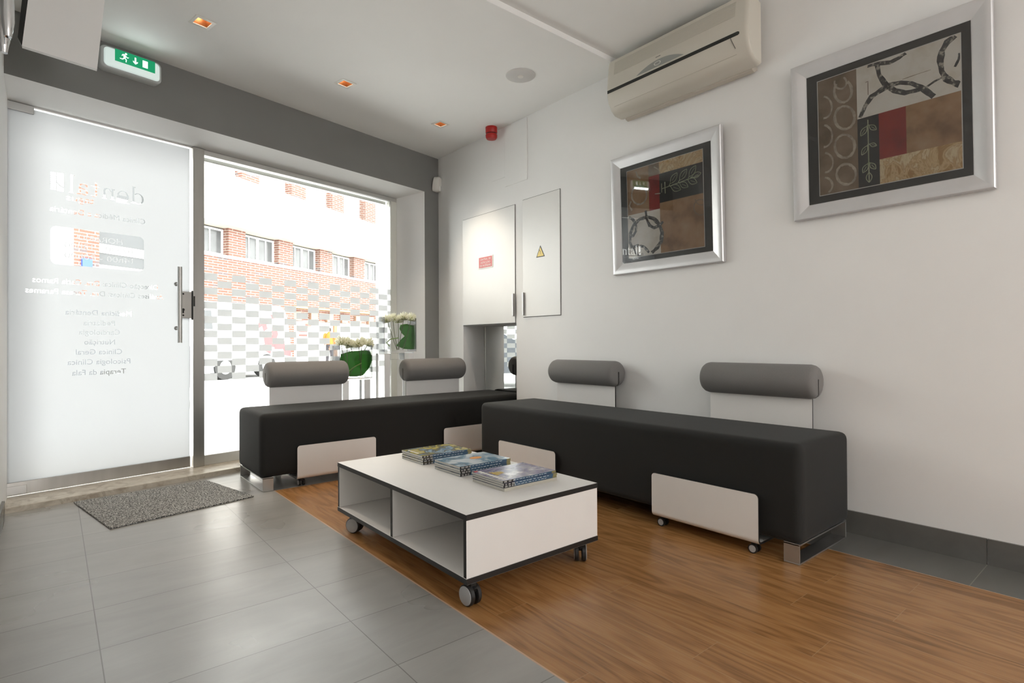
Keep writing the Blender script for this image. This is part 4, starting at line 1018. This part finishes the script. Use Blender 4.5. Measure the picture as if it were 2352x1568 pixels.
# ------------------------------------------------------------ upper left corner
bp = thing('ceiling_flap', 'white slanting panel hanging under the ceiling at upper left', 'panel', (.03, 3.2, 2.15))
mb = MB(); mb.loft([[(-.108,y,2.156),(.154,y,2.136),(.190,y,ZC),(-.070,y,ZC)] for y in (3.2, 3.225)]); mb.build('board', m_wall, bp)
mb = MB(); mb.loft([[(-.122,y,2.19),(-.108,y,2.157),(-.070,y,ZC),(-.092,y,ZC)] for y in (3.204, 3.221)]); mb.build('dark_edge', m_dark, bp)
cl = thing('wall_bracket', 'chrome bracket of curved tubes high on the left wall', 'bracket', (XL, 2.3, 1.9))
mb = MB(); mb.box(XL+.001, XL+.012, 2.30, 2.62, 1.72, 2.40); pl = mb.build('wall_plate', m_steel2, cl, bevel=.003)
mb = MB(); mb.cyl((XL+.012, 2.56, 2.06), (XL+.017, 2.56, 2.06), .012, 12); mb.build('screw', m_dark, pl)
for dy, dx, lo_ in ((0,.0,1.80),(-.06,.012,1.83),(.10,-.008,1.86)):
    mb = MB(); pts = [(XL+.060+dx+.05*cos(a)*0+.030*sin(a)-.02, 2.42+dy, lo_+.60-.60*a/(pi/2)) for a in [k*pi/2/12 for k in range(13)]]
    mb.tube(pts, [.017]*12+[.010], 14); mb.build('curved_tube', m_chrome, cl, smooth=60)

# ============================================================ the street
mb = MB(); mb.box(-60, 80, 4.6, 90, -.25, -.05); 
o = mb.build('street_ground', m_street); tag(o, kind='structure')
ZS = -.05
fac = thing('brick_building', 'brick and white building across the street with a band of windows', 'building', FF @ Vector((-6, 0, ZS)), pi/2-FA)
T0, T1 = -24.0, 7.0
mb = MB(FF)
mb.box(-13.9, T1, 0, 6, 2.72, 4.43); mb.box(-13.9, -7.0, .0, 6, ZS, 2.72); mb.box(-7.0, T1, .35, 6, 2.0, 2.72)
mb.box(-16.65, -15.9, -.05, 6, ZS, 7.4)
mb.build('brick_wall', m_brick, fac)
mb = MB(FF); mb.box(-13.95, T1, -.55, 6, 5.74, 7.76, 0); sb = mb.build('white_slab', m_plaster, fac)
mb = MB(FF); mb.box(-13.9, T1-.05, -.53, 6, 5.72, 5.74); mb.build('slab_soffit', m_soffit, sb)
mb = MB(FF); mb.box(-13.9, T1, -.06, .4, 4.43, 4.55); mb.build('window_sill', m_plaster, fac)
mb = MB(FF); mb.box(-7.0, T1, .30, 6, ZS, 2.0); mb.build('ground_floor_wall', m_plaster, fac)
mb = MB(FF); mb.box(T0, -16.65, -.02, 6, ZS, 7.76); mb.box(-14.0, -13.9, -.02, 1, ZS, 7.7); mb.box(-15.9, -14.0, .1, 1, 5.62, 5.88); mb.box(-15.9, -14.0, .1, 1, 6.75, 7.76); mb.build('white_wall', m_plaster, fac)
mb = MB(FF); mb.box(-7.0, T1, .02, .34, 2.62, 2.74); mb.build('orange_lintel', S('orange_lintel_paint', (.62,.34,.14), .7), fac)
mb = MB(FF)
for k in range(11): mb.box(-6.8+k*1.22, -6.3+k*1.22, .2, .34, 2.02, 2.45)
mb.build('shopfront_transoms', S('brown_glass', (.24,.15,.10), .3), fac)
mb = MB(FF); mb.box(-15.9, T1, .9, 6, 4.43, 5.74); mb.build('rear_wall', m_soffit, fac)
piers = [(-13.9,-13.3),(-10.76,-9.89),(-7.96,-7.07),(-5.16,-4.22),(-2.37,-1.36),(.43,1.30),(3.2,4.1),(5.9,6.8)]
for a, b in piers:
    mb = MB(FF); mb.box(a, b, 0, .6, 4.55, 5.73); mb.build('brick_pier', m_brick, fac)
def far_window(a, b, z0, z1, y, glass=m_winglass, dark=False):
    mb = MB(FF); q = .07; n = 4
    mb.box(a, b, y, y+.08, z0, z0+q); mb.box(a, b, y, y+.08, z1-q, z1); mb.box(a, a+q, y, y+.08, z0+q, z1-q); mb.box(b-q, b, y, y+.08, z0+q, z1-q)
    m = (a+b)/2; mb.box(m-.06, m+.06, y, y+.08, z0+q, z1-q)
    for c in ((a+m)/2, (b+m)/2): mb.box(c-.02, c+.02, y+.01, y+.06, z0+q, z1-q)
    f = mb.build('window_frame', m_winwhite, fac)
    mb = MB(FF); mb.box(a+q, b-q, y+.045, y+.055, z0+q, z1-q); mb.build('pane', glass, f)
for (a, b), (c, d) in zip(piers, piers[1:]): far_window(b, c, 4.58, 5.66, .30)
mb = MB(FF); mb.box(-15.88, -14.0, .25, .30, 5.88, 6.75); mb.build('dark_window', m_windark, fac)
mb = MB(FF); mb.box(-15.88, -14.0, .25, .30, 4.25, 5.62); mb.build('dark_window', m_windark, fac)
mb = MB(FF); mb.box(-15.88, -14.0, .25, .30, 3.55, 3.95); mb.build('dark_window', m_windark, fac)
mb = MB(FF); mb.box(-15.88, -14.0, .25, .30, 1.3, 3.40); mb.build('dark_window', m_windark, fac)
mb = MB(FF); mb.box(-15.9, -14.0, .2, .5, 3.40, 3.55); mb.build('ledge', m_plaster, fac)
mb = MB(FF); mb.box(-15.9, -14.0, .2, .5, 3.95, 4.25); mb.box(-15.9, -14.0, .2, .5, ZS, 1.3); mb.build('ledge', m_plaster, fac)
# upper floor
mb = MB(FF); mb.box(T0, T1, .9, 6, 7.76, 11); mb.build('upper_wall', m_plaster, fac)
for a, b in ((-10.07,-9.11),(-7.14,-6.16),(-4.2,-3.23),(-1.3,-.23),(1.7,2.7),(4.6,5.6)):
    mb = MB(FF); mb.box(a, b, .0, .6, 7.76, 10.6); mb.build('brick_pier', m_brick, fac)
for a, b in ((-13,-10.07),(-9.11,-7.14),(-6.16,-4.2),(-3.23,-1.3),(-.23,1.7),(2.7,4.6)):
    far_window(a, b, 8.0, 9.6, .4, S('pale_window_glass', (.45,.47,.48), .2))
mb = MB(FF); mb.box(T0, T1, -.3, 6, 10.6, 11); mb.build('roof_slab', m_plaster, fac)
# things on the facade
mb = MB(FF); mb.tube([(.15,-.58,7.5),(.15,-.58,6.6)], .04, 8); mb.tube([(.15,-.58,7.45),(.15,-2.3,7.45)], .045, 8); mb.tube([(.15,-.58,6.7),(.15,-2.3,7.42)], .03, 8)
tag(mb.build('sign_bracket', m_edge, loc=FF @ Vector((.15,-.56,7))), 'dark metal bracket sticking out of the white slab across the street', 'bracket')
def poster(nm, lab, t0, t1, z0, z1, cols):
    mb = MB(FF); mb.box(t0, t1, .27, .30, z0, z1); p = mb.build(nm, m_winwhite, loc=FF @ Vector((t0, .28, z0))); tag(p, lab, 'poster', 'posters on the wall across the street')
    mb = MB(FF); n = len(cols)
    for k, c in enumerate(cols): mb.box(t0+.06, t1-.06, .255, .271, z0+.06+(z1-z0-.12)*k/n, z0+.06+(z1-z0-.12)*(k+1)/n, k)
    mb.build('print', cols, p)
cR, cO, cY = S('poster_red', (.50,.05,.04), .5), S('poster_orange', (.55,.25,.12), .5), S('poster_green', (.50,.60,.12), .5)
poster('poster', 'red poster on the white wall, next to the van', -6.45, -5.75, 1.20, 1.62, [cR, m_plaster, cR])
poster('poster', 'small orange poster above and right of the red one', -6.00, -5.45, 1.62, 2.05, [cO, cR, cY])
poster('poster', 'tiny yellow green poster on the white wall right of the person', -2.75, -2.35, 1.55, 1.92, [cY])
mb = MB(FF); mb.box(-3.80, -3.55, .2, .30, ZS, 1.95); tag(mb.build('downpipe', S('brown_board', (.25,.13,.07), .6), loc=FF @ Vector((-3.7,.2,ZS))), 'brown upright board on the white wall across the street', 'board')
mb = MB(FF); mb.box(-16.45, -16.15, -.12, -.05, 3.35, 3.65, 0); mb.box(-16.45, -16.15, -.12, -.05, 3.0, 3.30, 1)
tag(mb.build('shop_sign', [S('sign_blue', (.03,.08,.45), .4), S('sign_red', (.5,.03,.05), .4)], loc=FF @ Vector((-16.3,-.1,3))), 'small blue and red sign on the brick pier seen through the glass door', 'sign')

# van parked across: local frame parallel to the facade
VF = Matrix.Translation((0, 0, 0)) @ Matrix.Rotation(pi/2-FA, 4, 'Z')
vt, vn_ = 10.7175, 11.994                 # along and across coordinates of the visible side
van = thing('van', 'white delivery van with pink graphic parked across the street', 'van', VF @ Vector((vt, vn_+.85, ZS)), pi/2-FA)
def vb(): return MB(VF @ Matrix.Translation((vt, vn_, 0)))
m_van = S('van_white', (.82,.82,.82), .3); m_vgrey = S('van_grey_trim', (.30,.31,.32), .5); m_pink = S('van_pink_graphic', (.46,.055,.06), .4)
mb = vb()
sec = lambda y: [(2.42,y,.30),(2.40,y,.95),(2.30,y,1.60),(2.20,y,1.85),(2.02,y,1.98),(-1.2,y,1.96),(-1.9,y,1.30),(-2.6,y,1.10),(-2.75,y,.85),(-2.75,y,.30)]
ins = lambda y, k: [(x+(.06*k if x < 0 else -.06*k), y, z if z < 1 else z-.06*k*(z-.9)) for x, _, z in sec(y)]
mb.loft([ins(-.0, 1), sec(.08), sec(1.62), ins(1.70, 1)]); body = mb.build('body', m_van, van, smooth=30)
mb = vb(); mb.box(-2.7, 2.40, -.012, .02, .45, .54); mb.build('side_moulding', m_vgrey, van)
mb = vb(); mb.box(-2.6, 2.35, .03, 1.66, .14, .31); mb.box(2.40, 2.47, .05, 1.65, .35, .62); mb.build('underbody', m_vgrey, van)
for a, b, z0, z1, mt in ((-1.5,-.34,1.25,1.72,m_windark),):
    mb = vb(); mb.prism([(a+.35,z0),(b,z0),(b-.05,z1),(a+.55,z1)], 'y', -.004, .03); mb.build('side_window', mt, van)
for t_ in (-2.05, .03, 1.43):
    mb = vb(); mb.cyl((t_, -.01, .27), (t_, .2, .27), .32, 28, 0); mb.cyl((t_, -.02, .27), (t_, .0, .27), .18, 24, 1); mb.build('wheel', [m_rubber, m_vgrey], van, smooth=40)
mb = vb(); Pv = lambda a, b: (a, -.020, b)
for pts in ([(1.00,1.20),(1.15,1.50),(1.35,1.55),(1.45,1.30),(1.30,1.22),(1.25,1.38),(1.12,1.30)], [(1.55,1.70),(1.68,1.72),(1.72,1.60),(1.62,1.58)], [(1.60,1.35),(1.75,1.40),(1.85,1.15),(1.75,.98),(1.62,1.10)],
            [(1.30,1.05),(1.62,1.12),(1.75,.95),(1.70,.78),(1.35,.84)], [(1.70,.95),(2.10,.95),(2.10,.72),(1.70,.72)], [(1.15,.74),(1.60,.78),(1.55,.58),(1.40,.66)], [(2.05,.74),(2.35,.74),(2.35,.50),(2.05,.56)], [(1.02,.62),(1.12,.62),(1.10,.54)]):
    tess(mb, [pts], Pv)
mb.build('pink_graphic', m_pink, van)
mb = vb(); flat(mb, fit(text_curve('SO', -.01), -.72, -.42, .82, .13), lambda a, b: (a, -.016, b)); mb.build('lettering', m_vgrey, van)
mb = vb(); mb.box(-.36,-.20,-.02,.0,.98,1.02); mb.build('door_handle', m_vgrey, van)

# dark car close to the shop, seen through the clear lettering of the glass door
c0 = Vector((0, 0, H)) + (F + RT*((392-1176)/FPX))*8.6; c0.z = ZS
CF = Matrix.Translation(c0) @ Matrix.Rotation(pi/2-FA, 4, 'Z')
car = thing('car', 'dark grey parked car glimpsed through the clear letters of the frosted door', 'car', c0, pi/2-FA)
m_carg = S('dark_car_paint', (.045, .05, .06), .3)
mb = MB(CF); cs_ = lambda y, k: [(-.05,y,.30),(-.02,y,.75),(-.25,y,.92),(-.75-.10*k,y,1.40-.02*k),(-2.3+.1*k,y,1.44-.02*k),(-3.1+.12*k,y,.98),(-4.05,y,.84),(-4.15,y,.60),(-4.12,y,.30)]
mb.loft([cs_(0, 1), cs_(.10, .4), cs_(1.55, .4), cs_(1.65, 1)]); mb.build('body', m_carg, car, smooth=30)
for a, b in (((-.55,.95),(-1.45,.95)), ((-1.55,.95),(-2.55,.95))):
    mb = MB(CF); mb.prism([a, (a[0]-.30,1.33), (b[0]+.02+(0 if b[0] > -2 else .35),1.35), b], 'y', -.006, .02); mb.build('side_window', m_windark, car)
for t_ in (-.80, -3.35):
    mb = MB(CF); mb.cyl((t_, -.015, .31), (t_, .19, .31), .31, 28, 0); mb.cyl((t_, -.022, .31), (t_, -.01, .31), .20, 24, 1); mb.build('wheel', [m_rubber, m_vgrey], car, smooth=40)

# person in an orange jacket, back to us
pp = ray_at(757, 832, 1); k = (ZS-H)/((pp-Vector((0,0,H))).z); pp = Vector((0,0,H))+(pp-Vector((0,0,H)))*k
per = thing('person', 'person in an orange jacket and dark trousers standing across the street', 'person', pp, -YAW+.1)
fr = Matrix.Translation(pp) @ Matrix.Rotation(-YAW+.1, 4, 'Z')
def ell(cx, cyy, z, rx, ry, n=16): return [(cx+rx*cos(2*pi*j/n), cyy+ry*sin(2*pi*j/n), z) for j in range(n)]
me = bpy.data.meshes.new('body')
J = {'pel':(0,0,.95),'che':(0,0,1.30),'nek':(0,0,1.49),'hed':(0,.01,1.62),'top':(0,.0,1.70),'ls':(-.19,0,1.42),'le':(-.27,.0,1.14),'lw':(-.25,.10,.92),'lh':(-.24,.13,.84),
     'rs':(.19,0,1.42),'re':(.27,.0,1.14),'rw':(.25,.10,.92),'rh':(.24,.13,.84),'lk':(-.10,.02,.50),'la':(-.11,-.02,.09),'lt':(-.12,.12,.04),'rk':(.10,.02,.50),'ra':(.11,-.02,.09),'rt':(.12,.12,.04)}
keys = list(J); E_ = [('pel','che'),('che','nek'),('nek','hed'),('hed','top'),('che','ls'),('ls','le'),('le','lw'),('lw','lh'),('che','rs'),('rs','re'),('re','rw'),('rw','rh'),('pel','lk'),('lk','la'),('la','lt'),('pel','rk'),('rk','ra'),('ra','rt')]
me.from_pydata([J[k] for k in keys], [(keys.index(a), keys.index(b)) for a, b in E_], []); me.materials.append(S('skin', (.42,.24,.16), .6))
bo = bpy.data.objects.new('body', me); C.objects.link(bo); bo.parent = per; TM[bo.name] = TM[per.name]
sk = bo.modifiers.new('skin', 'SKIN'); lay = me.skin_vertices[0] if me.skin_vertices else None
if lay is None:
    import bmesh
    bm = bmesh.new(); bm.from_mesh(me); bm.verts.layers.skin.verify(); bm.to_mesh(me); bm.free(); lay = me.skin_vertices[0]
rad = {'pel':.12,'che':.13,'nek':.055,'hed':.085,'top':.05,'ls':.06,'le':.045,'lw':.03,'lh':.035,'rs':.06,'re':.045,'rw':.03,'rh':.035,'lk':.06,'la':.04,'lt':.035,'rk':.06,'ra':.04,'rt':.035}
for i, k_ in enumerate(keys): lay.data[i].radius = (rad[k_], rad[k_])
lay.data[0].use_root = True
sb_ = bo.modifiers.new('sub', 'SUBSURF'); sb_.levels = 1; sb_.render_levels = 2
m_jack = S('orange_jacket', (.55,.15,.02), .7); m_trou = S('dark_trousers', (.04,.038,.045), .8); m_hair = S('dark_hair', (.03,.02,.015), .7)
mb = MB(fr); mb.loft([ell(0,0,.90,.19,.13), ell(0,0,1.05,.185,.13), ell(0,0,1.25,.20,.145), ell(0,0,1.40,.205,.135), ell(0,0,1.47,.12,.10), ell(0,0,1.52,.075,.075)])
for s_ in (-1, 1): mb.tube([(s_*.16,0,1.43),(s_*.225,0,1.38),(s_*.285,0,1.14),(s_*.262,.09,.93)], [.075,.078,.062,.048], 14)
mb.build('jacket', m_jack, per, smooth=60)
mb = MB(fr); mb.loft([ell(0,0,.80,.165,.12), ell(0,0,.92,.17,.12)])
for s_ in (-1, 1): mb.tube([(s_*.085,0,.86),(s_*.10,.02,.50),(s_*.11,-.01,.08)], [.10,.085,.065], 14)
mb.build('trousers', m_trou, per, smooth=60)
mb = MB(fr); mb.loft([ell(0,-.015,1.56,.075,.075), ell(0,-.015,1.62,.092,.098), ell(0,-.01,1.69,.085,.09), ell(0,-.01,1.735,.05,.05)]); mb.build('hair', m_hair, per, smooth=60)
for s_ in (-1, 1):
    mb = MB(fr); mb.loft([ell(s_*.115,.04,.0,.05,.13), ell(s_*.115,.04,.06,.048,.12), ell(s_*.112,.0,.11,.045,.07)]); mb.build('shoe', m_rubber, per, smooth=60)
